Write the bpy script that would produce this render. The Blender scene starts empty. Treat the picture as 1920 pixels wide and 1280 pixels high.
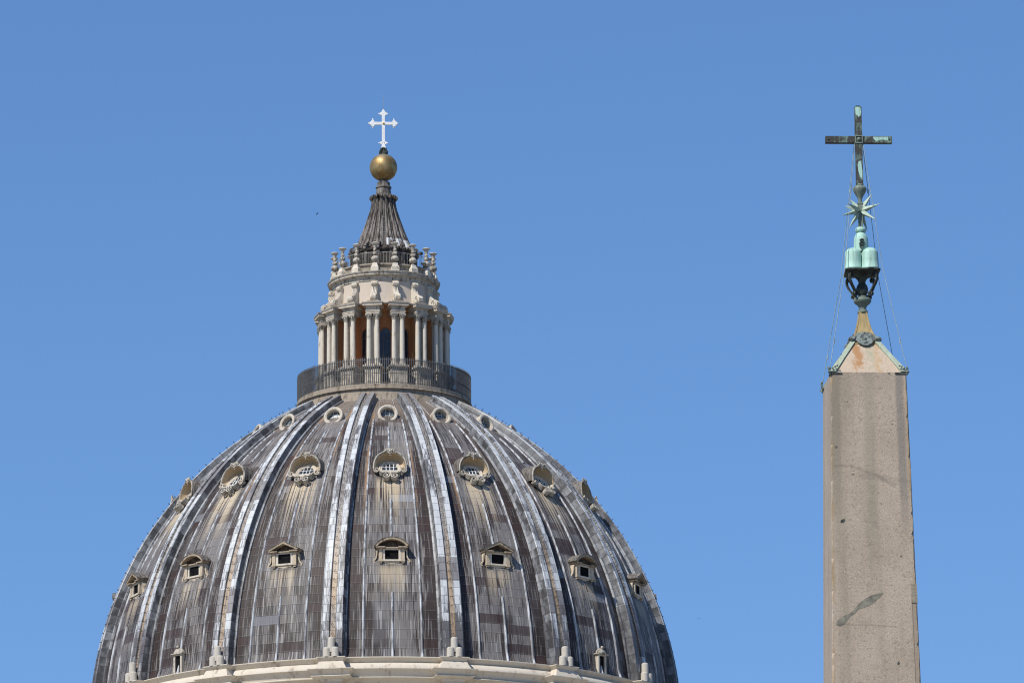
import bpy, math, random
from math import sin, cos, pi, radians, sqrt, atan2, asin
from mathutils import Matrix, Vector
random.seed(7)
SC = bpy.context.scene
COL = SC.collection

# ------------------------------------------------------------------ camera
cam = bpy.data.cameras.new('camera')
cam.sensor_width = 36.0
cam.lens = 200.0                       # 10667 px on the 1920 px wide photo
cam.clip_start = 1.0
cam.clip_end = 30000.0
co = bpy.data.objects.new('camera', cam)
COL.objects.link(co)
PITCH, ROLL = radians(14.2), 0.0086
F = Vector((0, cos(PITCH), sin(PITCH)))
R0, U0 = Vector((1, 0, 0)), Vector((0, -sin(PITCH), cos(PITCH)))
RR = R0 * cos(ROLL) - U0 * sin(ROLL)
UU = U0 * cos(ROLL) + R0 * sin(ROLL)
M = Matrix.Identity(4)
for i in range(3):
    M[i][0], M[i][1], M[i][2] = RR[i], UU[i], -F[i]
M[2][3] = 1.7
co.matrix_world = M
SC.camera = co

# ------------------------------------------------------------------ light
SUN_AZ, SUN_EL = radians(-41.0), radians(49.0)   # azimuth from -Y, towards -X when negative
sd = Vector((sin(SUN_AZ) * cos(SUN_EL), -cos(SUN_AZ) * cos(SUN_EL), sin(SUN_EL)))
sl = bpy.data.lights.new('sun', 'SUN')
sl.energy = 3.3
sl.angle = radians(0.53)
sl.color = (1.0, 0.95, 0.87)
so = bpy.data.objects.new('sun', sl)
so.rotation_euler = (-sd).to_track_quat('-Z', 'Y').to_euler()
so.location = (-300, -200, 600)
COL.objects.link(so)

W = bpy.data.worlds.new('World')
SC.world = W
W.use_nodes = True
wt = W.node_tree
wt.nodes.clear()
sky = wt.nodes.new('ShaderNodeTexSky')
sky.sky_type = 'NISHITA'
sky.sun_disc = False
sky.sun_elevation = SUN_EL
sky.sun_rotation = atan2(sd.x, sd.y)
sky.altitude = 3200.0
sky.air_density = 1.2
sky.dust_density = 0.0
sky.ozone_density = 8.0
bg = wt.nodes.new('ShaderNodeBackground')
bg.inputs['Strength'].default_value = 0.149
wo = wt.nodes.new('ShaderNodeOutputWorld')
gm = wt.nodes.new('ShaderNodeGamma')           # flatter, deeper noon blue
gm.inputs[1].default_value = 0.70
hs = wt.nodes.new('ShaderNodeHueSaturation')
hs.inputs['Saturation'].default_value = 1.23
hs.inputs['Hue'].default_value = 0.507
wt.links.new(sky.outputs[0], gm.inputs[0])
wt.links.new(gm.outputs[0], hs.inputs['Color'])
wt.links.new(hs.outputs[0], bg.inputs[0])
wt.links.new(bg.outputs[0], wo.inputs[0])

SC.view_settings.view_transform = 'Standard'
SC.view_settings.look = 'None'
SC.view_settings.gamma = 1.0
SC.view_settings.exposure = 0.57
SC.render.engine = 'CYCLES'
SC.cycles.max_bounces = 5
SC.cycles.pixel_filter_type = 'BLACKMAN_HARRIS'
SC.cycles.filter_width = 1.1


# ------------------------------------------------------------------ node helper
class NT:
    def __init__(s, name):
        s.m = bpy.data.materials.new(name)
        s.m.use_nodes = True
        s.t = s.m.node_tree
        s.t.nodes.clear()
        s.out = s.t.nodes.new('ShaderNodeOutputMaterial')
        s.b = s.t.nodes.new('ShaderNodeBsdfPrincipled')
        s.t.links.new(s.b.outputs[0], s.out.inputs[0])

    def n(s, k):
        return s.t.nodes.new(k)

    def put(s, sock, v):
        if isinstance(v, bpy.types.NodeSocket):
            s.t.links.new(v, sock)
        elif isinstance(v, (tuple, list)):
            sock.default_value = tuple(v) + ((1.0,) if len(v) == 3 and len(sock.default_value) == 4 else ())
        else:
            sock.default_value = v

    def math(s, op, a, b=0.0, c=None, clamp=False):
        q = s.n('ShaderNodeMath')
        q.operation = op
        q.use_clamp = clamp
        s.put(q.inputs[0], a)
        s.put(q.inputs[1], b)
        if c is not None:
            s.put(q.inputs[2], c)
        return q.outputs[0]

    def add(s, a, b): return s.math('ADD', a, b)
    def sub(s, a, b): return s.math('SUBTRACT', a, b)
    def mul(s, a, b, clamp=False): return s.math('MULTIPLY', a, b, clamp=clamp)
    def floor(s, a): return s.math('FLOOR', a)
    def fract(s, a): return s.math('FRACT', a)
    def abs(s, a): return s.math('ABSOLUTE', a)
    def gt(s, a, b): return s.math('GREATER_THAN', a, b)
    def lt(s, a, b): return s.math('LESS_THAN', a, b)

    def ss(s, x, a, b, lo=0.0, hi=1.0):
        q = s.n('ShaderNodeMapRange')
        q.interpolation_type = 'SMOOTHSTEP'
        s.put(q.inputs[0], x)
        s.put(q.inputs[1], a)
        s.put(q.inputs[2], b)
        s.put(q.inputs[3], lo)
        s.put(q.inputs[4], hi)
        return q.outputs[0]

    def xyz(s, x, y, z):
        q = s.n('ShaderNodeCombineXYZ')
        s.put(q.inputs[0], x)
        s.put(q.inputs[1], y)
        s.put(q.inputs[2], z)
        return q.outputs[0]

    def sep(s, v):
        q = s.n('ShaderNodeSeparateXYZ')
        s.put(q.inputs[0], v)
        return q.outputs

    def noise(s, v, scale=1.0, detail=3.0, rough=0.6):
        q = s.n('ShaderNodeTexNoise')
        s.put(q.inputs['Vector'], v)
        q.inputs['Scale'].default_value = scale
        q.inputs['Detail'].default_value = detail
        q.inputs['Roughness'].default_value = rough
        return q.outputs[0]

    def white(s, v):
        q = s.n('ShaderNodeTexWhiteNoise')
        q.noise_dimensions = '3D'
        s.put(q.inputs[0], v)
        return q.outputs[0]

    def mix(s, f, a, b):
        q = s.n('ShaderNodeMix')
        q.data_type = 'RGBA'
        s.put(q.inputs[0], f)
        s.put(q.inputs[6], a)
        s.put(q.inputs[7], b)
        return q.outputs[2]

    def uv(s):
        q = s.n('ShaderNodeTexCoord')
        return q.outputs['UV']

    def obj(s):
        q = s.n('ShaderNodeTexCoord')
        return q.outputs['Object']

    def rnd(s):
        q = s.n('ShaderNodeObjectInfo')
        return q.outputs['Random']

    def bump(s, h, dist, strength=1.0):
        q = s.n('ShaderNodeBump')
        q.inputs['Distance'].default_value = dist
        q.inputs['Strength'].default_value = strength
        s.put(q.inputs['Height'], h)
        s.t.links.new(q.outputs[0], s.b.inputs['Normal'])

    def done(s, col, rough=0.7, metal=0.0, spec=0.3):
        s.put(s.b.inputs['Base Color'], col)
        s.put(s.b.inputs['Roughness'], rough)
        s.put(s.b.inputs['Metallic'], metal)
        s.put(s.b.inputs['Specular IOR Level'], spec)
        return s.m


COURSE = 0.80


def lead_panel_mat():
    t = NT('lead_sheet_panel')
    u, v, _ = t.sep(t.uv())
    r = t.rnd()
    bay = t.floor(t.mul(t.add(u, 0.5), 4.0))
    jit = t.mul(t.white(t.xyz(bay, t.mul(r, 91.0), 3.0)), 0.0)
    cv = t.add(t.mul(v, 1.0 / COURSE), jit)
    course = t.floor(cv)
    cf = t.fract(cv)
    w1 = t.white(t.xyz(bay, course, t.mul(r, 137.0)))
    w2 = t.white(t.xyz(t.add(bay, 20.0), course, t.mul(r, 71.0)))
    bu = t.white(t.xyz(bay, t.mul(r, 31.0), 9.0))
    fine = t.noise(t.xyz(t.mul(u, 135.0), t.add(t.mul(v, 0.30), t.mul(course, 0.35)), t.mul(r, 40.0)), 1.0, 2.0, 0.7)
    s1 = t.noise(t.xyz(t.mul(u, 70.0), t.add(t.mul(v, 0.20), t.mul(course, 0.12)), t.mul(r, 43.0)), 1.0, 2.0, 0.7)
    s2 = t.noise(t.xyz(t.mul(u, 26.0), t.mul(v, 0.10), t.mul(r, 23.0)), 1.0, 3.0, 0.65)
    big = t.noise(t.xyz(t.mul(u, 5.0), t.mul(v, 0.16), t.mul(r, 57.0)), 1.0, 2.0, 0.5)
    mid = t.noise(t.xyz(t.mul(u, 12.0), t.mul(v, 0.9), t.mul(r, 77.0)), 1.0, 4.0, 0.6)
    inner = t.ss(t.abs(u), 0.40, 0.22, 0.0, 1.0)                       # outer bays keep fewer run-off streaks
    amt = t.add(t.add(t.mul(fine, 0.45), t.add(t.mul(s1, 0.25), t.mul(s2, 0.30))),
                t.add(t.add(t.mul(t.sub(w1, 0.5), 0.06), t.mul(t.sub(bu, 0.5), 0.07)),
                      t.add(t.mul(t.sub(big, 0.5), 0.36), t.mul(t.sub(inner, 0.66), 0.15))))
    streak = t.ss(amt, 0.495, 0.600)
    base = t.mix(mid, (0.025, 0.018, 0.0165), (0.058, 0.043, 0.039))
    base = t.mix(t.ss(w2, 0.0, 1.0, 0.0, 0.55), base, (0.030, 0.024, 0.023))
    wash = t.noise(t.xyz(t.mul(u, 7.0), t.mul(v, 0.20), t.mul(r, 88.0)), 1.0, 3.0, 0.6)
    base = t.mix(t.mul(t.ss(wash, 0.50, 0.68), t.add(0.15, t.mul(inner, 0.6))), base, (0.110, 0.105, 0.106))
    base = t.mix(t.mul(t.ss(wash, 0.48, 0.34), 0.6), base, (0.036, 0.025, 0.022))
    light = t.mix(w2, (0.205, 0.187, 0.172), (0.185, 0.178, 0.178))
    col = t.mix(t.mul(streak, 0.80), base, light)
    thin = t.ss(t.noise(t.xyz(t.mul(u, 95.0), t.add(t.mul(v, 0.26), t.mul(course, 0.12)), t.mul(r, 63.0)), 1.0, 1.0, 0.5), 0.57, 0.67)
    col = t.mix(t.mul(thin, t.add(0.16, t.mul(inner, 0.36))), col, (0.42, 0.405, 0.39))
    brown = t.gt(w2, 0.87)
    col = t.mix(t.mul(brown, 0.72), col, t.mix(s1, (0.030, 0.018, 0.017), (0.066, 0.042, 0.038)))
    pale = t.mul(t.gt(w1, 0.975), t.ss(v, 25.0, 20.0))
    col = t.mix(t.mul(pale, t.add(0.15, t.mul(s1, 0.5))), col, (0.30, 0.32, 0.35))
    # top courses: tan, drier
    top = t.ss(v, 24.0, 29.0)
    col = t.mix(t.mul(top, 0.72), col, t.mix(s1, (0.085, 0.066, 0.052), (0.32, 0.255, 0.20)))
    # lime run-off under the windows
    for v0, ln, hw, k in ((16.9, 6.0, 0.19, 0.95), (7.8, 3.2, 0.150, 0.66)):
        q = t.noise(t.xyz(t.mul(u, 44.0), t.mul(v, 0.05), t.add(t.mul(r, 31.0), v0)), 1.0, 2.0, 0.6)
        dn = t.sub(v0, v)
        m = t.mul(t.mul(t.ss(t.abs(u), hw, hw * 0.55), t.ss(dn, -0.6, 0.3)), t.ss(dn, ln, 0.3))
        m = t.mul(m, t.ss(t.add(q, t.mul(t.ss(dn, ln * 0.6, 0.0), 0.07)), 0.475, 0.55))
        col = t.mix(t.mul(m, k * 0.95), col, t.mix(s1, (0.38, 0.28, 0.16), (0.58, 0.51, 0.39)))
    # rust beside the seams, upper half
    e = t.abs(t.sub(t.abs(u), 0.262))
    q = t.noise(t.xyz(t.mul(u, 3.0), t.mul(v, 0.13), t.mul(r, 11.0)), 1.0, 2.0, 0.5)
    m = t.mul(t.mul(t.ss(e, 0.035, 0.008), t.ss(v, 12.0, 17.0)), t.ss(q, 0.47, 0.57))
    col = t.mix(t.mul(m, 0.65), col, (0.36, 0.22, 0.12))
    # lap joints
    j = t.lt(cf, 0.05)
    jn = t.ss(t.noise(t.xyz(t.mul(u, 9.0), course, t.mul(r, 5.0)), 1.0, 1.0), 0.3, 0.6, 0.08, 0.45)
    col = t.mix(t.mul(j, jn), col, (0.022, 0.020, 0.020))
    lip = t.mul(t.gt(cf, 0.055), t.lt(cf, 0.13))
    col = t.mix(t.mul(lip, 0.07), col, (0.5, 0.5, 0.5))
    h = t.add(t.mul(t.sub(1.0, cf), 0.9), t.add(t.mul(fine, 0.7), t.mul(mid, 0.8)))
    t.bump(h, 0.03, 0.7)
    return t.done(col, t.ss(streak, 0.0, 1.0, 0.55, 0.68), 0.0, 0.2)


def lead_rib_mat():
    t = NT('lead_rib')
    u, v, _ = t.sep(t.uv())
    r = t.rnd()
    side = t.floor(t.mul(t.add(u, 1.0), 2.4))
    cv = t.mul(v, 1.0 / 0.72)
    course = t.floor(cv)
    cf = t.fract(cv)
    w1 = t.white(t.xyz(side, course, t.mul(r, 137.0)))
    w2 = t.white(t.xyz(5.0, t.floor(t.mul(cv, 0.34)), t.mul(r, 53.0)))
    s1 = t.noise(t.xyz(t.mul(u, 9.0), t.add(t.mul(v, 0.55), t.mul(course, 2.3)), t.mul(r, 40.0)), 1.0, 4.0, 0.7)
    big = t.noise(t.xyz(t.mul(u, 0.8), t.mul(v, 0.22), t.mul(r, 97.0)), 1.0, 2.0, 0.5)
    low = t.ss(v, 7.0, 1.0)
    amt = t.add(t.add(s1, t.mul(t.sub(w1, 0.5), 0.15)), t.add(t.mul(t.sub(big, 0.5), 0.85), t.mul(low, -0.20)))
    f = t.ss(amt, 0.30, 0.56)
    dark = t.mix(s1, (0.060, 0.058, 0.060), (0.16, 0.15, 0.15))
    lite = t.mix(w1, (0.48, 0.495, 0.505), (0.57, 0.58, 0.575))
    col = t.mix(f, dark, lite)
    patch = t.gt(w2, 0.83)
    col = t.mix(t.mul(patch, 0.72), col, t.mix(s1, (0.05, 0.042, 0.042), (0.17, 0.145, 0.14)))
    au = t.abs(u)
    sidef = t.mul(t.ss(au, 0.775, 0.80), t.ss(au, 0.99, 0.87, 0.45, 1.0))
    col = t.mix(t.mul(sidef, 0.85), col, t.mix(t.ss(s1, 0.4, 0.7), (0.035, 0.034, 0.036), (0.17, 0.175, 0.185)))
    ch = t.ss(au, 0.235, 0.19)
    rust = t.noise(t.xyz(t.mul(u, 6.0), t.mul(v, 0.22), t.mul(r, 19.0)), 1.0, 3.0, 0.6)
    cc = t.mix(t.mul(t.ss(rust, 0.36, 0.56), t.ss(v, 15.0, 6.0, 0.12, 1.0)), t.mix(s1, (0.06, 0.055, 0.055), (0.30, 0.28, 0.26)), t.mix(s1, (0.34, 0.19, 0.085), (0.52, 0.40, 0.25)))
    col = t.mix(t.mul(ch, 0.85), col, cc)
    e1 = t.ss(t.abs(t.sub(au, 0.245)), 0.05, 0.015)
    col = t.mix(t.mul(e1, 0.6), col, (0.03, 0.03, 0.032))
    j = t.lt(cf, 0.06)
    col = t.mix(t.mul(j, 0.5), col, (0.028, 0.028, 0.03))
    h = t.add(t.sub(1.0, cf), t.mul(s1, 0.9))
    t.bump(h, 0.03, 0.6)
    return t.done(col, 0.5, 0.0, 0.45)


def lead_plain_mat(name, a, b, sc=1.0, spec=0.35):
    t = NT(name)
    o = t.obj()
    x, y, z = t.sep(o)
    s1 = t.noise(t.xyz(t.mul(x, 5.0 * sc), t.mul(y, 5.0 * sc), t.mul(z, 0.7 * sc)), 1.0, 4.0, 0.7)
    f = t.ss(s1, 0.36, 0.62)
    col = t.mix(f, a, b)
    t.bump(s1, 0.03, 0.4)
    return t.done(col, 0.6, 0.0, spec)


def stone_mat(name, base, dirt, amount=0.5, sc=1.0, warm=(0.60, 0.46, 0.32)):
    t = NT(name)
    o = t.obj()
    x, y, z = t.sep(o)
    r = t.mul(t.rnd(), 37.0)
    st = t.noise(t.xyz(t.add(t.mul(x, 3.1 * sc), r), t.mul(y, 3.1 * sc), t.mul(z, 0.55 * sc)), 1.0, 4.0, 0.7)
    bl = t.noise(t.xyz(t.add(x, r), y, z), 1.3 * sc, 4.0, 0.6)
    fine = t.noise(t.xyz(t.add(x, r), y, z), 11.0 * sc, 3.0, 0.7)
    col = t.mix(t.mul(t.ss(bl, 0.35, 0.70), 0.22), base, warm)
    col = t.mix(t.mul(t.ss(fine, 0.45, 0.75), 0.25), col, tuple(c * 0.62 for c in base))
    f = t.ss(t.add(t.mul(st, 0.6), t.mul(bl, 0.4)), 0.62 - 0.2 * amount, 0.74 - 0.12 * amount)
    col = t.mix(t.mul(f, min(1.0, 0.35 + 0.6 * amount)), col, dirt)
    t.bump(t.add(fine, st), 0.025, 0.5)
    return t.done(col, 0.85, 0.0, 0.2)


def plain_mat(name, col, rough=0.6, metal=0.0, spec=0.3, var=0.25, sc=3.0):
    t = NT(name)
    nz = t.noise(t.obj(), sc, 4.0, 0.65)
    c = t.mix(t.ss(nz, 0.3, 0.7), tuple(k * (1 - var) for k in col), tuple(min(1, k * (1 + var)) for k in col))
    return t.done(c, rough, metal, spec)


def gold_mat():
    t = NT('tarnished_gilt')
    o = t.obj()
    x, y, z = t.sep(o)
    a = t.noise(o, 1.6, 5.0, 0.65)
    st = t.noise(t.xyz(t.mul(x, 5.0), t.mul(y, 5.0), t.mul(z, 0.9)), 1.0, 4.0, 0.7)
    col = t.mix(t.ss(a, 0.35, 0.65), (0.27, 0.17, 0.060), (0.42, 0.31, 0.15))
    col = t.mix(t.mul(t.ss(st, 0.50, 0.70), 0.55), col, (0.27, 0.22, 0.15))
    col = t.mix(t.mul(t.ss(z, 132.1, 132.7), 0.6), col, (0.33, 0.36, 0.33))
    spots = t.ss(t.noise(o, 7.0, 2.0, 0.5), 0.66, 0.70)
    col = t.mix(t.mul(spots, 0.6), col, (0.08, 0.06, 0.04))
    ang = t.math('ARCTAN2', x, y)
    seam = t.ss(t.abs(t.sub(t.fract(t.mul(ang, 10.0 / (2 * pi))), 0.5)), 0.018, 0.006)
    col = t.mix(t.mul(seam, 0.5), col, (0.12, 0.09, 0.05))
    return t.done(col, t.ss(st, 0.4, 0.7, 0.46, 0.62), 0.70, 0.4)


def granite_mat():
    t = NT('red_granite')
    o = t.obj()
    x, y, z = t.sep(o)
    speck = t.noise(o, 42.0, 2.0, 0.6)
    speck2 = t.noise(o, 16.0, 3.0, 0.75)
    cloud = t.noise(o, 0.9, 4.0, 0.6)
    run = t.noise(t.xyz(t.mul(x, 2.2), t.mul(y, 2.2), t.mul(z, 0.11)), 1.0, 3.0, 0.6)
    col = t.mix(t.ss(cloud, 0.3, 0.7), (0.375, 0.298, 0.220), (0.44, 0.355, 0.268))
    col = t.mix(t.ss(speck, 0.50, 0.66, 0.0, 0.8), col, (0.56, 0.465, 0.36))
    col = t.mix(t.mul(t.ss(speck2, 0.48, 0.30), 0.6), col, (0.18, 0.14, 0.115))
    col = t.mix(t.mul(t.ss(run, 0.48, 0.66), 0.42), col, (0.25, 0.215, 0.155))
    blot = t.noise(o, 5.5, 4.0, 0.7)
    col = t.mix(t.mul(t.ss(blot, 0.52, 0.68), 0.25), col, (0.30, 0.235, 0.185))
    col = t.mix(t.mul(t.ss(blot, 0.44, 0.30), 0.25), col, (0.52, 0.44, 0.36))
    # half-width of the shaft at this height, so that bands follow the arrises
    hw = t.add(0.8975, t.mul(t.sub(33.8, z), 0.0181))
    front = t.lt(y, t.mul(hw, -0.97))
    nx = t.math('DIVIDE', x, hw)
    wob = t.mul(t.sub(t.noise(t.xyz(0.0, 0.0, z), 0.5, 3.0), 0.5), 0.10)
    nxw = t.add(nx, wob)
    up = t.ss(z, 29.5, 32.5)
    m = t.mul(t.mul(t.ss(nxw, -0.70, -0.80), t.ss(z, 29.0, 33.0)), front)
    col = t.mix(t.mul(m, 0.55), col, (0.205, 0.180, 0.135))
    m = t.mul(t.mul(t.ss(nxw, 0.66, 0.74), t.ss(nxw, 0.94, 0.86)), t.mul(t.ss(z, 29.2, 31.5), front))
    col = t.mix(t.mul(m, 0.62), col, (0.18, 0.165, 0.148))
    m = t.mul(t.mul(t.ss(t.abs(nxw), 0.22, 0.04), t.ss(z, 26.5, 33.0)), front)
    col = t.mix(t.mul(t.mul(m, run), 0.75), col, (0.215, 0.205, 0.150))
    ar = t.ss(t.abs(nxw), 0.90, 0.97)
    arn = t.ss(t.noise(t.xyz(x, y, z), 0.8, 3.0), 0.40, 0.60)
    col = t.mix(t.mul(t.mul(ar, arn), t.mul(front, 0.65)), col, (0.34, 0.235, 0.115))
    # cracks and stains on the front face
    wig = t.mul(t.sub(t.noise(t.xyz(x, 0.0, z), 3.0, 3.0), 0.5), 0.10)

    def seg(x0, z0, x1, z1, w0, w1):
        L2 = (x1 - x0) ** 2 + (z1 - z0) ** 2
        k = t.math('DIVIDE', t.add(t.mul(t.sub(x, x0), x1 - x0), t.mul(t.sub(z, z0), z1 - z0)), L2, clamp=True)
        dx = t.sub(t.sub(x, x0), t.mul(k, x1 - x0))
        dz = t.add(t.sub(t.sub(z, z0), t.mul(k, z1 - z0)), wig)
        d = t.math('SQRT', t.add(t.mul(dx, dx), t.mul(dz, dz)))
        return t.mul(t.ss(d, w0, w1), front)
    for s in ((-0.85, 31.52, -0.45, 31.52), (-0.45, 31.52, 0.20, 31.28), (0.20, 31.28, 0.55, 31.05)):
        col = t.mix(t.mul(seg(*s, 0.06, 0.005), 0.34), col, (0.155, 0.135, 0.115))
    col = t.mix(t.mul(seg(-0.2, 31.3, 0.9, 31.15, 0.12, 0.02), 0.22), col, (0.16, 0.135, 0.12))
    col = t.mix(t.mul(seg(-0.8, 27.75, 0.5, 27.68, 0.03, 0.004), 0.35), col, (0.15, 0.13, 0.11))
    pits = t.ss(t.noise(o, 7.0, 1.0, 0.4), 0.765, 0.79)
    col = t.mix(t.mul(pits, 0.7), col, (0.07, 0.062, 0.052))
    # restored right arris, lower part
    m = t.mul(t.mul(t.gt(nx, 0.885), t.lt(z, 28.45)), front)
    col = t.mix(t.mul(m, 0.55), col, t.mix(run, (0.36, 0.265, 0.165), (0.23, 0.195, 0.165)))
    m = t.mul(t.mul(t.ss(t.abs(t.sub(nx, 0.885)), 0.014, 0.004), t.lt(z, 28.45)), front)
    col = t.mix(t.mul(m, 0.7), col, (0.11, 0.095, 0.075))
    t.bump(t.add(speck, speck2), 0.012, 0.5)
    return t.done(col, 0.72, 0.0, 0.3)


def copper_mat(name, green, dark, bias=0.5, sc=3.0, metal=0.0):
    t = NT(name)
    o = t.obj()
    x, y, z = t.sep(o)
    a = t.noise(o, sc, 5.0, 0.7)
    st = t.noise(t.xyz(t.mul(x, 14.0), t.mul(y, 14.0), t.mul(z, 1.6)), 1.0, 3.0, 0.65)
    f = t.ss(t.add(t.mul(a, 0.65), t.mul(st, 0.35)), bias - 0.07, bias + 0.07)
    g = t.mix(t.ss(st, 0.35, 0.7), green, tuple(c * 0.72 for c in green))
    col = t.mix(f, g, t.mix(a, dark, tuple(c * 1.9 for c in dark)))
    t.bump(a, 0.01, 0.3)
    return t.done(col, 0.6, metal, 0.3)


LEAD = lead_panel_mat()
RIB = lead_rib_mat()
SEAM = lead_plain_mat('lead_seam', (0.16, 0.155, 0.155), (0.50, 0.515, 0.53), 0.6)
LEADG = lead_plain_mat('lead_dark_flashing', (0.055, 0.047, 0.041), (0.22, 0.20, 0.175), 1.0, 0.15)
SPIRE = lead_plain_mat('lead_spire', (0.040, 0.033, 0.028), (0.225, 0.20, 0.178), 0.55, 0.12)
STONE = stone_mat('travertine', (0.53, 0.475, 0.39), (0.105, 0.09, 0.072), 0.64, 1.5)
COLM = stone_mat('column_stone', (0.60, 0.55, 0.46), (0.20, 0.16, 0.115), 0.48, 1.4)
STONED = stone_mat('weathered_stone', (0.47, 0.43, 0.36), (0.070, 0.064, 0.052), 0.85, 1.6)
DORM = stone_mat('dormer_stone', (0.50, 0.42, 0.31), (0.10, 0.078, 0.055), 0.55, 1.8)
MOUNTS = stone_mat('mount_stone', (0.47, 0.44, 0.385), (0.16, 0.14, 0.115), 0.45, 1.6)
PEDI = stone_mat('pediment_stone', (0.36, 0.295, 0.215), (0.085, 0.065, 0.048), 0.8, 1.6)
SOOT = stone_mat('sooty_stone', (0.30, 0.265, 0.215), (0.060, 0.054, 0.045), 0.8, 1.4)
CREAM = stone_mat('niche_plaster', (0.50, 0.39, 0.25), (0.15, 0.11, 0.075), 0.35, 1.5)
PINK = stone_mat('attic_plaster', (0.55, 0.475, 0.40), (0.30, 0.23, 0.17), 0.25, 1.2)
ORANGE = stone_mat('orange_plaster', (0.47, 0.215, 0.095), (0.27, 0.115, 0.055), 0.35, 1.0, (0.55, 0.27, 0.10))
ROOFST = stone_mat('cornice_stone', (0.58, 0.525, 0.435), (0.17, 0.14, 0.10), 0.50, 0.8)
IRON = plain_mat('dark_iron', (0.055, 0.055, 0.056), 0.55, 0.0, 0.4)
IRONG = plain_mat('grey_iron', (0.30, 0.29, 0.27), 0.6, 0.0, 0.3)
DARK = plain_mat('dark_inside', (0.012, 0.012, 0.013), 0.9, 0.0, 0.0)
GLASS = plain_mat('window_glass', (0.022, 0.030, 0.040), 0.12, 0.0, 0.5, 0.3)
GLASSL = plain_mat('dusty_glass', (0.07, 0.09, 0.105), 0.25, 0.0, 0.5, 0.5, 2.0)
BARW = plain_mat('white_glazing_bar', (0.62, 0.63, 0.62), 0.6)
BARG = plain_mat('grey_glazing_bar', (0.24, 0.22, 0.21), 0.6)
GOLD = gold_mat()
WHITE = plain_mat('white_cross', (0.78, 0.775, 0.75), 0.3, 0.0, 0.5, 0.12)
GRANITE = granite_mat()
COPPER = copper_mat('green_copper', (0.42, 0.645, 0.54), (0.11, 0.15, 0.12), 0.63)
COPPERX = copper_mat('worn_cross_copper', (0.18, 0.265, 0.215), (0.035, 0.033, 0.028), 0.46, 4.5)
COPPERD = copper_mat('dark_bronze', (0.075, 0.095, 0.078), (0.022, 0.022, 0.019), 0.50, 6.0)
COPPERG = copper_mat('grey_green_bronze', (0.20, 0.245, 0.195), (0.055, 0.060, 0.050), 0.58, 5.0)
COPPERT = copper_mat('edge_strip_copper', (0.39, 0.455, 0.35), (0.26, 0.235, 0.14), 0.60, 4.0)
TAN = copper_mat('tan_bronze', (0.42, 0.31, 0.14), (0.19, 0.155, 0.09), 0.56, 7.0)
PATCH = plain_mat('grey_mortar', (0.205, 0.192, 0.150), 0.8, 0.0, 0.2, 0.35, 6.0)
WIRE = plain_mat('steel_wire', (0.26, 0.33, 0.33), 0.6, 0.0, 0.3)
MASKM = copper_mat('relief_bronze', (0.20, 0.235, 0.215), (0.05, 0.055, 0.052), 0.52, 9.0)
PAVE = plain_mat('paving', (0.12, 0.11, 0.10), 0.85, 0.0, 0.2, 0.3, 0.05)
FEATHER = plain_mat('dark_feathers', (0.03, 0.03, 0.032), 0.8)


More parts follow.
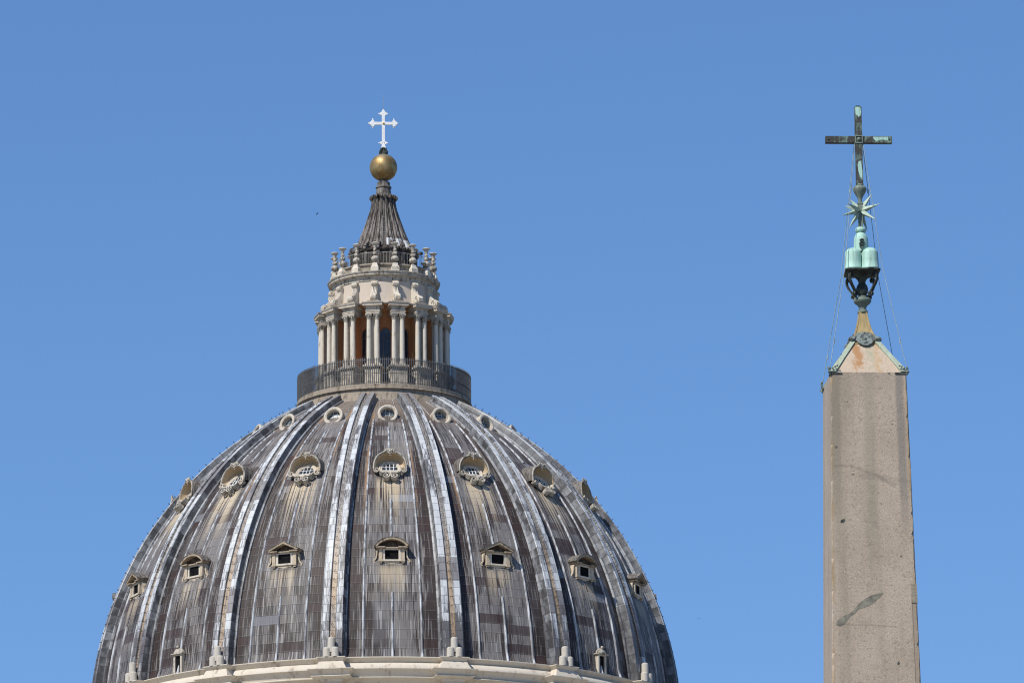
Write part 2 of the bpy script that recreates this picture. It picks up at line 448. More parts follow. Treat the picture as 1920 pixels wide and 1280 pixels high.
# ------------------------------------------------------------------ mesh helper
class MB:
    def __init__(s):
        s.v, s.f, s.uv = [], [], {}

    def add(s, vs, fs, uvs=None):
        o = len(s.v)
        s.v += [tuple(p) for p in vs]
        for i, f in enumerate(fs):
            if uvs:
                s.uv[len(s.f)] = [uvs[k] for k in f]
            s.f.append([o + k for k in f])
        return s

    def grid(s, rows, close=False, uvs=None, flip=False):
        n, m = len(rows), len(rows[0])
        vs = [p for r in rows for p in r]
        fs = []
        for i in range(n - 1):
            for j in range(m if close else m - 1):
                k = (j + 1) % m
                q = [i * m + j, i * m + k, (i + 1) * m + k, (i + 1) * m + j]
                fs.append(q[::-1] if flip else q)
        return s.add(vs, fs, [p for r in uvs for p in r] if uvs else None)

    def box(s, x0, x1, y0, y1, z0, z1):
        vs = [(x, y, z) for z in (z0, z1) for y in (y0, y1) for x in (x0, x1)]
        return s.add(vs, [(0, 2, 3, 1), (4, 5, 7, 6), (0, 1, 5, 4), (2, 6, 7, 3), (0, 4, 6, 2), (1, 3, 7, 5)])

    def lathe(s, prof, n=64, c=(0, 0), cap0=False, cap1=False, a0=0.0):
        rows = []
        for r, z in prof:
            rows.append([(c[0] + r * sin(a0 + 2 * pi * j / n), c[1] - r * cos(a0 + 2 * pi * j / n), z) for j in range(n)])
        s.grid(rows, close=True, flip=prof[0][1] > prof[-1][1])
        for flag, row in ((cap0, rows[0]), (cap1, rows[-1])):
            if flag:
                s.add(row, [list(range(n))])
        return s

    def poly_x(s, pts, x0, x1):
        """closed outline of (y, z) extruded along x"""
        n = len(pts)
        vs = [(x0, y, z) for y, z in pts] + [(x1, y, z) for y, z in pts]
        fs = [[i, (i + 1) % n, n + (i + 1) % n, n + i] for i in range(n)]
        fs += [list(range(n))[::-1], [n + i for i in range(n)]]
        return s.add(vs, fs)

    def poly_y(s, pts, y0, y1):
        n = len(pts)
        vs = [(x, y0, z) for x, z in pts] + [(x, y1, z) for x, z in pts]
        fs = [[i, (i + 1) % n, n + (i + 1) % n, n + i] for i in range(n)]
        fs += [list(range(n))[::-1], [n + i for i in range(n)]]
        return s.add(vs, fs)

    def tube(s, pts, r, n=6, caps=True):
        pts = [Vector(p) for p in pts]
        rs = r if isinstance(r, (list, tuple)) else [r] * len(pts)
        rows = []
        for i, p in enumerate(pts):
            d = (pts[min(i + 1, len(pts) - 1)] - pts[max(i - 1, 0)]).normalized()
            a = d.cross(Vector((0, 0, 1)))
            if a.length < 1e-3:
                a = d.cross(Vector((1, 0, 0)))
            a.normalize()
            b = d.cross(a)
            rows.append([tuple(p + (a * cos(2 * pi * k / n) + b * sin(2 * pi * k / n)) * rs[i]) for k in range(n)])
        s.grid(rows, close=True)
        if caps:
            s.add(rows[0], [list(range(n))])
            s.add(rows[-1], [list(range(n))[::-1]])
        return s

    def ribbon(s, pts, th, w, f):
        """flat band along a 2-D path; f(a, b, c) maps in-plane a, b and out-of-plane c to 3-D"""
        n = len(pts)
        rows = []
        for i, (a, b) in enumerate(pts):
            p, q = pts[max(i - 1, 0)], pts[min(i + 1, n - 1)]
            d = Vector((q[0] - p[0], q[1] - p[1]))
            d = d.normalized() if d.length > 0 else Vector((1, 0))
            nx, ny = -d.y, d.x
            t = th(i / (n - 1)) if callable(th) else th
            o1, o2 = (a + nx * t / 2, b + ny * t / 2), (a - nx * t / 2, b - ny * t / 2)
            rows.append([f(*o1, w / 2), f(*o2, w / 2), f(*o2, -w / 2), f(*o1, -w / 2)])
        s.grid(rows, close=True)
        s.add(rows[0], [(0, 1, 2, 3)])
        s.add(rows[-1], [(3, 2, 1, 0)])
        return s

    def sphere(s, c, r, n=12, m=8, sz=1.0):
        prof = [(max(r * sin(pi * i / m), 1e-4), c[2] - r * sz * cos(pi * i / m)) for i in range(m + 1)]
        return s.lathe(prof, n, (c[0], c[1]))

    def moulded(s, w, rb, r0, prof):
        """block whose moulding returns round its sides: prof of (offset, z), front at y = -(r0 + offset)"""
        rows = []
        for o, z in prof:
            rows.append([(-(w + o), -rb, z), (-(w + o), -(r0 + o), z), (w + o, -(r0 + o), z), (w + o, -rb, z)])
        s.grid(rows, close=True)
        s.add(rows[0], [(0, 1, 2, 3)])
        s.add(rows[-1], [(3, 2, 1, 0)])
        return s

    def build(s, name, mat, parent=None, smooth=True, angle=38):
        me = bpy.data.meshes.new(name)
        me.from_pydata(s.v, [], s.f)
        if s.uv:
            l = me.uv_layers.new(name='UVMap')
            for p in me.polygons:
                if p.index in s.uv:
                    for li, c in zip(p.loop_indices, s.uv[p.index]):
                        l.data[li].uv = c
        me.materials.append(mat)
        me.validate()
        import bmesh
        bm = bmesh.new()
        bm.from_mesh(me)
        bmesh.ops.remove_doubles(bm, verts=bm.verts, dist=0.0004)
        bmesh.ops.recalc_face_normals(bm, faces=bm.faces)
        bm.to_mesh(me)
        bm.free()
        if smooth:
            for p in me.polygons:
                p.use_smooth = True
            me.set_sharp_from_angle(angle=radians(angle))
        o = bpy.data.objects.new(name, me)
        COL.objects.link(o)
        if parent:
            o.parent = parent
        return o


def thing(name, label, cat, loc, rz=0.0, group=None):
    o = bpy.data.objects.new(name, None)
    o.location = loc
    o.rotation_euler = (0, 0, rz)
    o['label'] = label
    o['category'] = cat
    if group:
        o['group'] = group
    COL.objects.link(o)
    return o


def dup(o, parent, rz=None):
    c = o.copy()
    COL.objects.link(c)
    c.parent = parent
    if rz is not None:
        c.rotation_euler = (0, 0, rz)
    for ch in list(o.children):
        dup(ch, c)
    return c


def around(o, root, azs):
    """the first stays as built (turned to azs[0]); copies go to the other azimuths"""
    for a in azs[1:]:
        dup(o, root, radians(a))
    o.rotation_euler = (0, 0, radians(azs[0]))


STEP = 22.5
PAN = [STEP * k for k in range(-8, 8)]
RIBS = [STEP * k + STEP / 2 for k in range(-8, 8)]

# ------------------------------------------------------------------ setting: the ground
g = MB().add([(-9000, -9000, 0), (9000, -9000, 0), (9000, 15000, 0), (-9000, 15000, 0)], [(0, 1, 2, 3)]).build('ground', PAVE, None, False)
g['kind'] = 'structure'

# ------------------------------------------------------------------ the dome
DOME = thing('basilica_dome', 'great ribbed grey lead dome with a columned lantern and a golden ball on top', 'dome',
             (-10.54, 454.0, 0.0), radians(2.8))
RHO, ECC, ZC, ROFF = 30.25, 6.125, 83.75, 0.78
T0, T1 = radians(3.66), radians(63.2)


def arc(t, off=0.0):
    """radius and height of the rib surface at angle t, moved inwards by off along its normal"""
    return (RHO - off) * cos(t) - ECC, ZC + (RHO - off) * sin(t)


def tz(z):
    return asin((z - ZC) / (RHO - ROFF))


# lead panels and their standing seams
def make_panel():
    rows, uvs = [], []
    NU, NV = 22, 60
    for i in range(NV + 1):
        t = T0 + (T1 - T0) * i / NV
        r, z = arc(t, ROFF)
        fl = 0.22 * max(0.0, 1 - (t - T0) * RHO / 0.7) ** 2
        rows.append([((r + fl) * sin(a), -(r + fl) * cos(a), z) for a in [radians(-11.25 + 22.5 * j / NU) for j in range(NU + 1)]])
        uvs.append([(-0.5 + j / NU, RHO * (t - T0)) for j in range(NU + 1)])
    p = MB().grid(rows, uvs=uvs).build('lead_panel', LEAD, DOME)

    def seam(u, v0, v1, w=0.10, h=0.13):
        n = max(4, int((v1 - v0) / 0.8))
        rws = []
        for i in range(n + 1):
            t = T0 + (v0 + (v1 - v0) * i / n) / RHO
            a = radians(22.5 * u)
            k = 0.75 + 0.25 * (1 - (v0 + (v1 - v0) * i / n) / 31)
            ring = []
            for q in range(7):
                b = pi * q / 6
                rr, zz = arc(t, ROFF - h * k * sin(b) + 0.01)
                fl = 0.22 * max(0.0, 1 - (t - T0) * RHO / 0.7) ** 2
                x = w * k * cos(b)
                ring.append(((rr + fl) * sin(a) + x * cos(a), -(rr + fl) * cos(a) + x * sin(a), zz))
            rws.append(ring)
        MB().grid(rws).build('standing_seam', SEAM, p)
    seam(0.0, 0.0, 5.6)
    seam(0.0, 10.4, 14.6)
    seam(0.0, 20.9, 24.5)
    seam(-0.25, 0.0, 26.0)
    seam(0.25, 0.0, 26.0)
    for u in (-0.33, -0.17, 0.17, 0.33):
        seam(u, 26.2, 31.3, 0.03, 0.06)
    return p


around(make_panel(), DOME, PAN)


# ribs
def make_rib():
    sec = [(-1, -0.3), (-1, 0.17), (-0.91, 0.22), (-0.85, 0.27), (-0.79, 0.95), (-0.76, 1.0), (-0.27, 1.0), (-0.24, 0.97), (-0.21, 0.80),
           (0.21, 0.80), (0.24, 0.97), (0.27, 1.0), (0.76, 1.0), (0.79, 0.95), (0.85, 0.27), (0.91, 0.22), (1, 0.17), (1, -0.3)]
    rows, uvs = [], []
    N = 76
    for i in range(N + 1):
        k = i / N
        t = radians(3.5) + (radians(63.0) - radians(3.5)) * k
        hw, h = 1.04 - 0.32 * k, ROFF * (1.0 - 0.22 * k)
        row, uv = [], []
        for sx, sh in sec:
            r, z = arc(t, ROFF - h * sh)
            row.append((sx * hw, -r, z))
            uv.append((sx, RHO * (t - T0)))
        rows.append(row)
        uvs.append(uv)
    m = MB().grid(rows, uvs=uvs)
    m.add(rows[-1], [list(range(len(sec)))], uvs[-1])
    m.add(rows[0], [list(range(len(sec)))[::-1]], uvs[0])
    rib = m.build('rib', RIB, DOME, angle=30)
    def mount(x, y, z, rad, h):
        prof = [(rad * 1.03, z), (rad, z + 0.05)] + [(rad * 0.99, z + h - rad * 0.55)]
        prof += [(rad * 0.99 * cos(b) ** 0.7, z + h - rad * 0.55 + rad * 0.55 * sin(b)) for b in [radians(18 * q) for q in range(1, 5)]] + [(0.01, z + h)]
        MB().lathe(prof, 20, (x, y)).build('stone_mount', MOUNTS, rib)
    mount(-0.325, -24.40, 85.62, 0.295, 0.78)
    mount(0.325, -24.40, 85.62, 0.295, 0.78)
    mount(0.0, -24.27, 86.0, 0.28, 1.20)
    return rib


def rung(m, v):
    t = T0 + v / RHO
    jx = random.uniform(-0.04, 0.04)
    k = v / 31.0
    r0, z0 = arc(t, 0.20)
    r1, z1 = arc(t, -0.07)
    m.tube([(jx - 0.07, -r0, z0), (jx - 0.06, -r1, z1), (jx + 0.07, -r1, z1 + 0.02), (jx + 0.08, -r0, z0)], 0.017, 4)


# the two ribs nearest the piazza carry their climbing irons one by one
rib0 = make_rib()
rib0.rotation_euler = (0, 0, radians(-11.25))
rib_list = [rib0] + [dup(rib0, DOME, radians(a)) for a in RIBS if a != -11.25]
VS = [1.9 + 0.76 * i for i in range(38)]
for rb in rib_list[:1] + [r_ for r_, a in zip(rib_list[1:], [a for a in RIBS if a != -11.25]) if a == 11.25]:
    for v in VS:
        m = MB()
        rung(m, v)
        m.build('iron_rung', IRON, rb, False)
m = MB()
for a in RIBS:
    if abs(a) > 12:
        one = MB()
        for v in VS:
            rung(one, v)
        ca, sa = cos(radians(a)), sin(radians(a))
        m.add([(x * ca - y * sa, x * sa + y * ca, z) for x, y, z in one.v], one.f)
m.build('iron_rungs', IRON, DOME, False)['kind'] = 'stuff'


def tilt_frame(z):
    t = tz(z)
    r, zz = arc(t, ROFF)
    return t, r, zz


# round windows of the top row
def make_oculus():
    t, r, z = tilt_frame(107.74)
    e = radians(17)
    n = Vector((0, -cos(e), sin(e)))
    up = Vector((0, sin(e), cos(e)))
    c = Vector((0, -r, z)) + n * 0.42

    def P(x, s, d):
        return tuple(c + Vector((1, 0, 0)) * x + up * s + n * d)
    N = 40
    prof = [(0.80, -1.6), (0.80, -0.10), (0.82, -0.02), (0.78, 0.03), (0.66, 0.045), (0.61, 0.0), (0.56, -0.03), (0.55, -0.55)]
    rows = [[P(ra * cos(2 * pi * j / N), ra * sin(2 * pi * j / N), d) for j in range(N)] for ra, d in prof]
    w = MB().grid(rows, close=True).build('oculus_window', STONE, DOME)
    disc = [P(0.56 * cos(2 * pi * j / N), 0.56 * sin(2 * pi * j / N), -0.42) for j in range(N)]
    MB().add(disc, [list(range(N))]).build('pane', GLASSL, w, False)
    bars = MB()
    for x in (-0.17, 0.17):
        L = sqrt(0.55 ** 2 - x * x)
        bars.tube([P(x, -L, -0.40), P(x, L, -0.40)], 0.022, 4)
    for s_ in (0.02, 0.30):
        L = sqrt(0.55 ** 2 - s_ * s_)
        bars.tube([P(-L, s_, -0.40), P(L, s_, -0.40)], 0.022, 4)
    bars.build('glazing_bar', BARW, w, False)
    low = []
    for j in range(21):
        a = pi + pi * j / 20
        low.append((0.555 * cos(a), 0.555 * sin(a) * 0.98 - 0.03))
    vs = [P(x, s_, -0.06) for x, s_ in low] + [P(x, min(-0.03, s_ * 0.25 - 0.02), -0.38) for x, s_ in low]
    n_ = len(low)
    MB().add(vs, [[i, i + 1, n_ + i + 1, n_ + i] for i in range(n_ - 1)]).build('sill', STONED, w)
    dr = MB()
    a_, b_ = P(-0.10, -0.78, 0.06), P(0.10, -0.62, 0.02)
    dr.tube([P(-0.09, -0.70, 0.05), P(0.09, -0.70, 0.05)], 0.035, 6)
    dr.build('drain', IRON, w)
    return w


around(make_oculus(), DOME, PAN)


# scroll framed windows of the middle row
def make_scroll_window():
    t, r, z = tilt_frame(101.92)
    e = t
    n = Vector((0, -cos(e), sin(e)))
    up = Vector((0, sin(e), cos(e)))
    c = Vector((0, -r, z))
    X = Vector((1, 0, 0))
    V = Vector((0, 0, 1))
    H = Vector((0, -1, 0))

    def P(x, s_, d):
        return c + X * x + up * s_ + n * d
    base = P(0, -0.34, 0.30)

    def rimpt(ph, k=1.0, fwd=0.0):
        # opening of the hood, nearly upright; ph 0..pi from right to left
        x = 1.23 * k * math.copysign(abs(cos(ph)) ** 0.85, cos(ph))
        h = 1.46 * abs(sin(ph)) ** 0.80
        h = h if k == 1.0 else h + (k - 1) * 1.3
        return base + X * x + V * h + H * (fwd - 0.24 * h / 1.46)

    def back(p, d):
        # slide horizontally inwards until depth d under the lead
        N_ = (p - c).dot(n)
        return p - H * ((N_ - d) / cos(e))
    NP = 36
    phs = [pi * i / NP for i in range(NP + 1)]
    hood = MB()
    outer = [rimpt(p, 1.10) for p in phs]
    rim_o = [rimpt(p, 1.10, 0.02) for p in phs]
    rim_i = [rimpt(p, 0.97, 0.03) for p in phs]
    rows = [[tuple(back(p, -0.25)) for p in outer], [tuple(p) for p in outer], [tuple(p) for p in rim_o], [tuple(p) for p in rim_i]]
    hood.grid(rows)
    w = hood.build('scroll_window', LEADG, DOME, angle=45)
    rim = MB()
    rim.tube([tuple(rimpt(p, 1.05, 0.03)) for p in phs], 0.065, 6)
    rim.build('rim', STONED, w)
    # concave plaster shell from the rim down to the round window
    rows = []
    K = 9
    for k in range(K + 1):
        q = k / K
        row = []
        for i, p in enumerate(phs):
            a = rim_i[i]
            b = P(0.80 * cos(p), 0.62 * sin(p) + 0.08, 0.02)
            cpt = a.lerp(back(a, 0.03), 0.93) - V * (0.05 * sin(p))
            m = a * (1 - q) ** 2 + cpt * (2 * q * (1 - q)) + b * q * q
            m = m + V * (0.045 * cos(p * 22) * sin(pi * q) * sin(p))
            N_ = (m - c).dot(n)
            if N_ < 0.015:
                m = m + n * (0.015 - N_)
            row.append(tuple(m))
        rows.append(row)
    MB().grid(rows).build('niche', CREAM, w, angle=80)
    # round window lying on the slope
    N = 40
    prof = [(0.90, 0.0), (0.90, 0.14), (0.84, 0.20), (0.78, 0.21), (0.72, 0.15), (0.66, 0.16), (0.60, 0.10), (0.60, 0.03)]
    rows = [[tuple(P(ra * cos(2 * pi * j / N), ra * sin(2 * pi * j / N), d)) for j in range(N)] for ra, d in prof]
    MB().grid(rows, close=True).build('frame', STONE, w)
    pane = [(0.60 * cos(b), 0.60 * sin(b)) for b in [radians(-22 + 224 * i / 30) for i in range(31)]]
    MB().add([tuple(P(x, s_, 0.075)) for x, s_ in pane], [list(range(31))]).build('pane', GLASS, w, False)
    sill = [(0.61 * cos(b), 0.61 * sin(b)) for b in [radians(202 + 136 * i / 20) for i in range(21)]]
    MB().add([tuple(P(x, s_, 0.10)) for x, s_ in sill], [list(range(21))]).build('sill', STONE, w, False)
    bars = MB()
    for x in (-0.29, 0.0, 0.29):
        y1 = sqrt(0.60 ** 2 - x * x)
        bars.tube([tuple(P(x, -0.21, 0.10)), tuple(P(x, y1, 0.10))], 0.036, 4)
    for s_ in (-0.21, 0.17):
        L = sqrt(0.60 ** 2 - s_ * s_)
        bars.tube([tuple(P(-L, s_, 0.10)), tuple(P(L, s_, 0.10))], 0.036, 4)
    bars.build('glazing_bar', BARW, w, False)

    def spiral(cx, cy, r0, r1, a0, turns, n_=26):
        out = []
        for i in range(n_ + 1):
            q = i / n_
            a = a0 + turns * 2 * pi * q
            rr = r0 + (r1 - r0) * q
            out.append((cx + rr * cos(a), cy + rr * sin(a)))
        return out
    for sg in (-1, 1):
        m = MB()
        f = lambda a, b, k: tuple(P(sg * a, b, 0.30 + k))
        m.ribbon(spiral(0.34, -1.22, 0.30, 0.07, radians(150), 1.4), 0.085, 0.40, f)
        m.ribbon([(0.09, -1.05), (0.12, -0.92), (0.30, -0.86), (0.58, -0.88), (0.76, -0.72), (0.80, -0.52)], 0.13, 0.42, f)
        m.lathe([(0.20, 0), (0.20, 0.01)], 4, (0, 0)) if False else None
        m.build('scroll', STONED, w)
        m = MB()
        g_ = lambda a, b, k: tuple(base + X * (sg * a) + V * b + H * (0.02 + k))
        m.ribbon(spiral(1.08, 0.0, 0.22, 0.05, radians(0), -1.3), 0.085, 0.36, g_)
        m.build('volute', STONE, w)
        m = MB()
        m.tube([tuple(P(sg * 0.98, -0.45, 0.10)), tuple(P(sg * 1.12, -0.50, 0.34)), tuple(P(sg * 1.05, -0.62, 0.16))], [0.10, 0.13, 0.05], 6)
        m.build('bracket', STONED, w)
    # crest over the arch
    m = MB()
    tp = rimpt(pi / 2, 1.06, 0.06)
    for dx, dz, rr in ((0, 0.02, 0.13), (-0.16, 0.10, 0.10), (0.16, 0.10, 0.10), (-0.34, 0.06, 0.10), (0.34, 0.06, 0.10), (-0.50, -0.08, 0.08),
                       (0.50, -0.08, 0.08), (0, -0.18, 0.09), (0.02, -0.33, 0.06), (-0.10, -0.10, 0.08), (0.10, -0.10, 0.08), (0, 0.17, 0.08),
                       (-0.42, 0.20, 0.05), (0.42, 0.20, 0.05)):
        q = tp + X * dx + V * dz
        m.sphere(tuple(q), rr, 7, 5)
    for sg in (-1, 1):
        m.tube([tuple(tp + X * (sg * 0.05) + V * 0.10), tuple(tp + X * (sg * 0.28) + V * 0.17), tuple(tp + X * (sg * 0.45) + V * 0.08 - H * 0.05)], [0.07, 0.08, 0.03], 6)
    m.build('crest', STONED, w)
    return w


around(make_scroll_window(), DOME, PAN)


# pedimented dormers of the lower row
def make_dormer(kind):
    t, r, z = tilt_frame(94.14)

    def B(m, x0, x1, y0, y1, z0, z1):
        m.box(x0, x1, -(r + y1), -(r + y0), z + z0, z + z1)
    m = MB()
    B(m, -1.02, -0.56, -1.6, 0.20, -0.72, 0.62)          # body either side of the opening
    B(m, 0.56, 1.02, -1.6, 0.20, -0.72, 0.62)
    B(m, -0.56, 0.56, -1.6, 0.20, 0.40, 0.62)
    B(m, -0.56, 0.56, -1.6, 0.203, -0.72, -0.40)
    for sg in (-1, 1):                                    # piers with their consoles
        x0, x1 = sorted((sg * 0.73, sg * 1.0))
        B(m, x0, x1, 0.21, 0.36, -0.42, 0.60)
        B(m, x0 - 0.03, x1 + 0.03, 0.21, 0.42, -0.57, -0.44)
        B(m, x0 + 0.03, x1 - 0.03, 0.21, 0.36, -0.70, -0.59)
    d = m.build('pedimented_dormer', DORM, DOME)
    m = MB()
    B(m, -0.70, -0.53, 0.205, 0.30, -0.40, 0.47)
    B(m, 0.53, 0.70, 0.205, 0.30, -0.40, 0.47)
    B(m, -0.53, 0.53, 0.205, 0.29, 0.36, 0.475)
    B(m, -0.74, 0.74, 0.205, 0.35, -0.53, -0.402)
    m.build('frame', COLM, d)
    m = MB()
    m.poly_y([(-0.66, z - 0.535), (0.66, z - 0.535), (0.55, z - 0.66), (0.20, z - 0.70), (0.10, z - 0.80), (-0.10, z - 0.80), (-0.20, z - 0.70), (-0.55, z - 0.66)],
             -(r + 0.27), -(r - 0.2))
    m.build('apron', DORM, d)
    m = MB()
    m.add([(-0.56, -(r + 0.175), z - 0.45), (0.56, -(r + 0.175), z - 0.45), (0.56, -(r + 0.175), z + 0.45), (-0.56, -(r + 0.175), z + 0.45)], [(0, 1, 2, 3)])
    m.build('opening', DARK, d, False)
    # pediment
    m = MB()
    W_, Z0 = 1.30, z + 0.66
    if kind == 'arc':
        hgt = 0.66
        R_ = (W_ * W_ + hgt * hgt) / (2 * hgt)
        a1 = asin(W_ / R_)
        o = [(R_ * sin(a1 * (i / 12 - 1)), Z0 + hgt - R_ + R_ * cos(a1 * (i / 12 - 1))) for i in range(25)]
        inn = [((R_ - 0.17) * sin(a1 * 0.97 * (i / 12 - 1)), Z0 + hgt - R_ + (R_ - 0.17) * cos(a1 * 0.97 * (i / 12 - 1))) for i in range(25)]
        lo = [((R_ + 0.05) * sin(a1 * 1.02 * (i / 12 - 1)), Z0 + hgt - R_ + (R_ + 0.05) * cos(a1 * 1.02 * (i / 12 - 1))) for i in range(25)]
        hi = o
    else:
        o = [(-W_, Z0), (0, Z0 + 0.66), (W_, Z0)]
        inn = [(-W_ + 0.16, Z0 - 0.07), (0, Z0 + 0.47), (W_ - 0.16, Z0 - 0.07)]
        lo = [(-W_ - 0.05, Z0 + 0.03), (0, Z0 + 0.72), (W_ + 0.05, Z0 + 0.03)]
        hi = o

    def band(a, b, y0, y1):
        n_ = len(a)
        rows = [[(x, -(r + y1), zz) for x, zz in a], [(x, -(r + y1), zz) for x, zz in b], [(x, -(r + y0), zz) for x, zz in b], [(x, -(r + y0), zz) for x, zz in a]]
        rows.append(rows[0])
        m.grid(rows)
        for k in (0, n_ - 1):
            m.add([rows[i][k] for i in range(4)], [(0, 1, 2, 3)])
    band(o, inn, -1.2, 0.62)
    pd = None
    B(m, -1.22, -0.50, -0.9, 0.58, 0.50, 0.60)
    B(m, 0.50, 1.22, -0.9, 0.58, 0.50, 0.60)
    B(m, -0.497, 0.497, -0.9, 0.40, 0.48, 0.57)
    B(m, -1.14, -0.54, -0.9, 0.47, 0.43, 0.498)
    B(m, 0.54, 1.14, -0.9, 0.47, 0.43, 0.498)
    pd = m.build('pediment', PEDI, d, angle=25)
    m = MB()
    band(lo, [(x * 0.999, zz - 0.002) for x, zz in [(p[0], p[1] + 0.006) for p in o]], -1.5, 0.65)
    m.build('lead_cap', LEADG, d, angle=25)
    m = MB()
    pts = inn[::-1] if kind == 'arc' else inn[::-1]
    n_ = len(pts)
    m.add([(x, -(r + 0.10), zz + 0.02) for x, zz in pts] + [(-1.1, -(r + 0.10), z + 0.58), (1.1, -(r + 0.10), z + 0.58)], [list(range(n_ + 2))])
    m.build('tympanum', plain_tymp, d, False)
    # side scrolls
    for sg in (-1, 1):
        m = MB()
        f = lambda a, b, k: (sg * a, -(r + 0.02 + k), z + b)
        pts = [(1.06, 0.42), (1.16, 0.25), (1.17, 0.0), (1.22, -0.25), (1.34, -0.42), (1.42, -0.52), (1.36, -0.62), (1.27, -0.57)]
        m.ribbon(pts, 0.10, 0.40, f)
        m.build('scroll', DORM, d)
    return d


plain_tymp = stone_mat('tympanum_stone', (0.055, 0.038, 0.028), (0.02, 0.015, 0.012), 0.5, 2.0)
around(make_dormer('arc'), DOME, PAN[0::2])
around(make_dormer('tri'), DOME, PAN[1::2])


# slit windows with a shell hood just above the cornice
def make_slit():
    z = 86.62
    t, r, _ = tilt_frame(z)
    m = MB()

    def B(x0, x1, y0, y1, z0, z1):
        m.box(x0, x1, -(r + y1), -(r + y0), z + z0, z + z1)
    B(-0.46, -0.29, -0.5, 0.30, -0.86, 0.62)
    B(0.29, 0.46, -0.5, 0.30, -0.86, 0.62)
    B(-0.29, 0.29, -0.5, 0.295, 0.52, 0.62)
    B(-0.52, 0.52, -0.5, 0.33, -0.92, -0.863)
    s = m.build('slit_window', STONE, DOME)
    m = MB()
    m.add([(-0.30, -(r + 0.17), z - 0.88), (0.30, -(r + 0.17), z - 0.88), (0.30, -(r + 0.17), z + 0.55), (-0.30, -(r + 0.17), z + 0.55)], [(0, 1, 2, 3)])
    m.build('opening', DARK, s, False)
    rows = []
    for i in range(9):
        b = pi / 2 * i / 8
        row = []
        for j in range(25):
            a = pi * j / 24
            k = 1 + 0.05 * cos(a * 18)
            row.append((0.58 * k * cos(a) * sin(b) + 0.0, -(r + 0.10 + 0.40 * cos(b) * 0.9), z + 0.63 + 0.50 * k * sin(a) * sin(b)))
        rows.append(row)
    m = MB().grid(rows)
    m.box(-0.6, 0.6, -(r + 0.46), -(r - 0.3), z + 0.622, z + 0.69)
    m.sphere((0, -(r + 0.28), z + 1.20), 0.12, 8, 6)
    m.build('hood', STONED, s, angle=60)
    return s


around(make_slit(), DOME, [PAN[i] for i in (2, 6, 10, 14)])

# cornice, its blocks and the drum below
cor = MB().lathe([(22.6, 85.72), (23.70, 85.71), (23.80, 85.68), (23.80, 85.62), (23.70, 85.54), (23.56, 85.38), (23.48, 85.28), (23.56, 85.25), (23.72, 85.16), (23.88, 85.00), (23.96, 84.86),
                  (23.98, 84.77), (24.06, 84.76), (24.06, 84.71), (23.98, 84.67), (23.80, 84.46), (23.66, 84.18), (23.66, 84.14), (23.80, 84.12), (23.84, 84.08), (23.82, 84.03), (23.55, 83.98), (23.30, 83.72), (23.26, 83.5),
                  (23.26, 80.0), (22.0, 79.8)], 192)
cor.build('cornice', ROOFST, DOME)
m = MB().moulded(0.98, 22.8, 24.48, [(0.15, 85.62), (0.15, 85.56), (0.06, 85.46), (-0.07, 85.30), (-0.02, 85.26), (0.08, 85.02), (0.20, 84.80), (0.24, 84.70), (0.24, 84.66)])
blk = m.build('cornice_block', ROOFST, DOME)
MB().moulded(1.22, 22.8, 24.36, [(0.58, 84.655), (0.58, 84.61), (0.50, 84.56), (0.34, 84.38), (0.20, 84.20), (0.20, 84.17), (0.31, 84.15), (0.33, 84.10), (0.28, 84.06), (0.06, 83.99), (0.0, 83.95)]).build('block_slab', ROOFST, blk)
MB().moulded(0.80, 22.8, 24.16, [(0.16, 83.945), (0.12, 83.86), (0.0, 83.78), (0.0, 80.0)]).build('pilaster', ROOFST, blk)
around(blk, DOME, RIBS)
MB().lathe([(22.0, 79.8), (23.9, 79.6), (23.9, 79.0), (22.4, 78.6), (22.4, 62.0), (26.5, 61.5), (26.5, 50.0)], 96).build('drum', ROOFST, DOME)
MB().box(-46, 46, -120, 90, 0.0, 50.0).build('church_body', ROOFST, DOME, False)

# balcony round the foot of the lantern
MB().lathe([(7.34, 109.90), (7.22, 110.30), (7.13, 110.60), (7.10, 110.88), (7.22, 110.93), (7.28, 110.98), (7.26, 111.03), (7.17, 111.06), (7.16, 111.38), (4.0, 111.40)], 128).build(
    'balcony', stone_mat('balcony_stone', (0.30, 0.255, 0.20), (0.085, 0.070, 0.055), 0.75, 1.2), DOME)
rl = MB()
NB = 280
for i in range(NB):
    a = 2 * pi * i / NB
    x, y = 7.12 * sin(a), -7.12 * cos(a)
    w_ = 0.031
    ex, ey = cos(a) * w_, sin(a) * w_
    rx, ry = sin(a) * w_, -cos(a) * w_
    ring = [(-ex - rx, -ey - ry), (ex - rx, ey - ry), (ex + rx, ey + ry), (-ex + rx, -ey + ry)]
    top = 113.42
    b0 = [(x + p, y + q, 111.38) for p, q in ring]
    b1 = [(x + p, y + q, top) for p, q in ring]
    rl.grid([b0, b1], close=True)
    rl.add(b1 + [(x, y, 113.62)], [(0, 1, 4), (1, 2, 4), (2, 3, 4), (3, 0, 4)])
for zz, hh in ((111.46, 0.04), (112.22, 0.04), (113.36, 0.05)):
    rl.lathe([(7.095, zz), (7.145, zz), (7.145, zz + hh), (7.095, zz + hh), (7.095, zz)], 140)
rl.build('balcony_railing', plain_mat('railing_iron', (0.095, 0.094, 0.092), 0.6, 0.0, 0.3), DOME, False)

# ------------------------------------------------------------------ lantern
RW = 4.05
HWB = RW * pi / 16


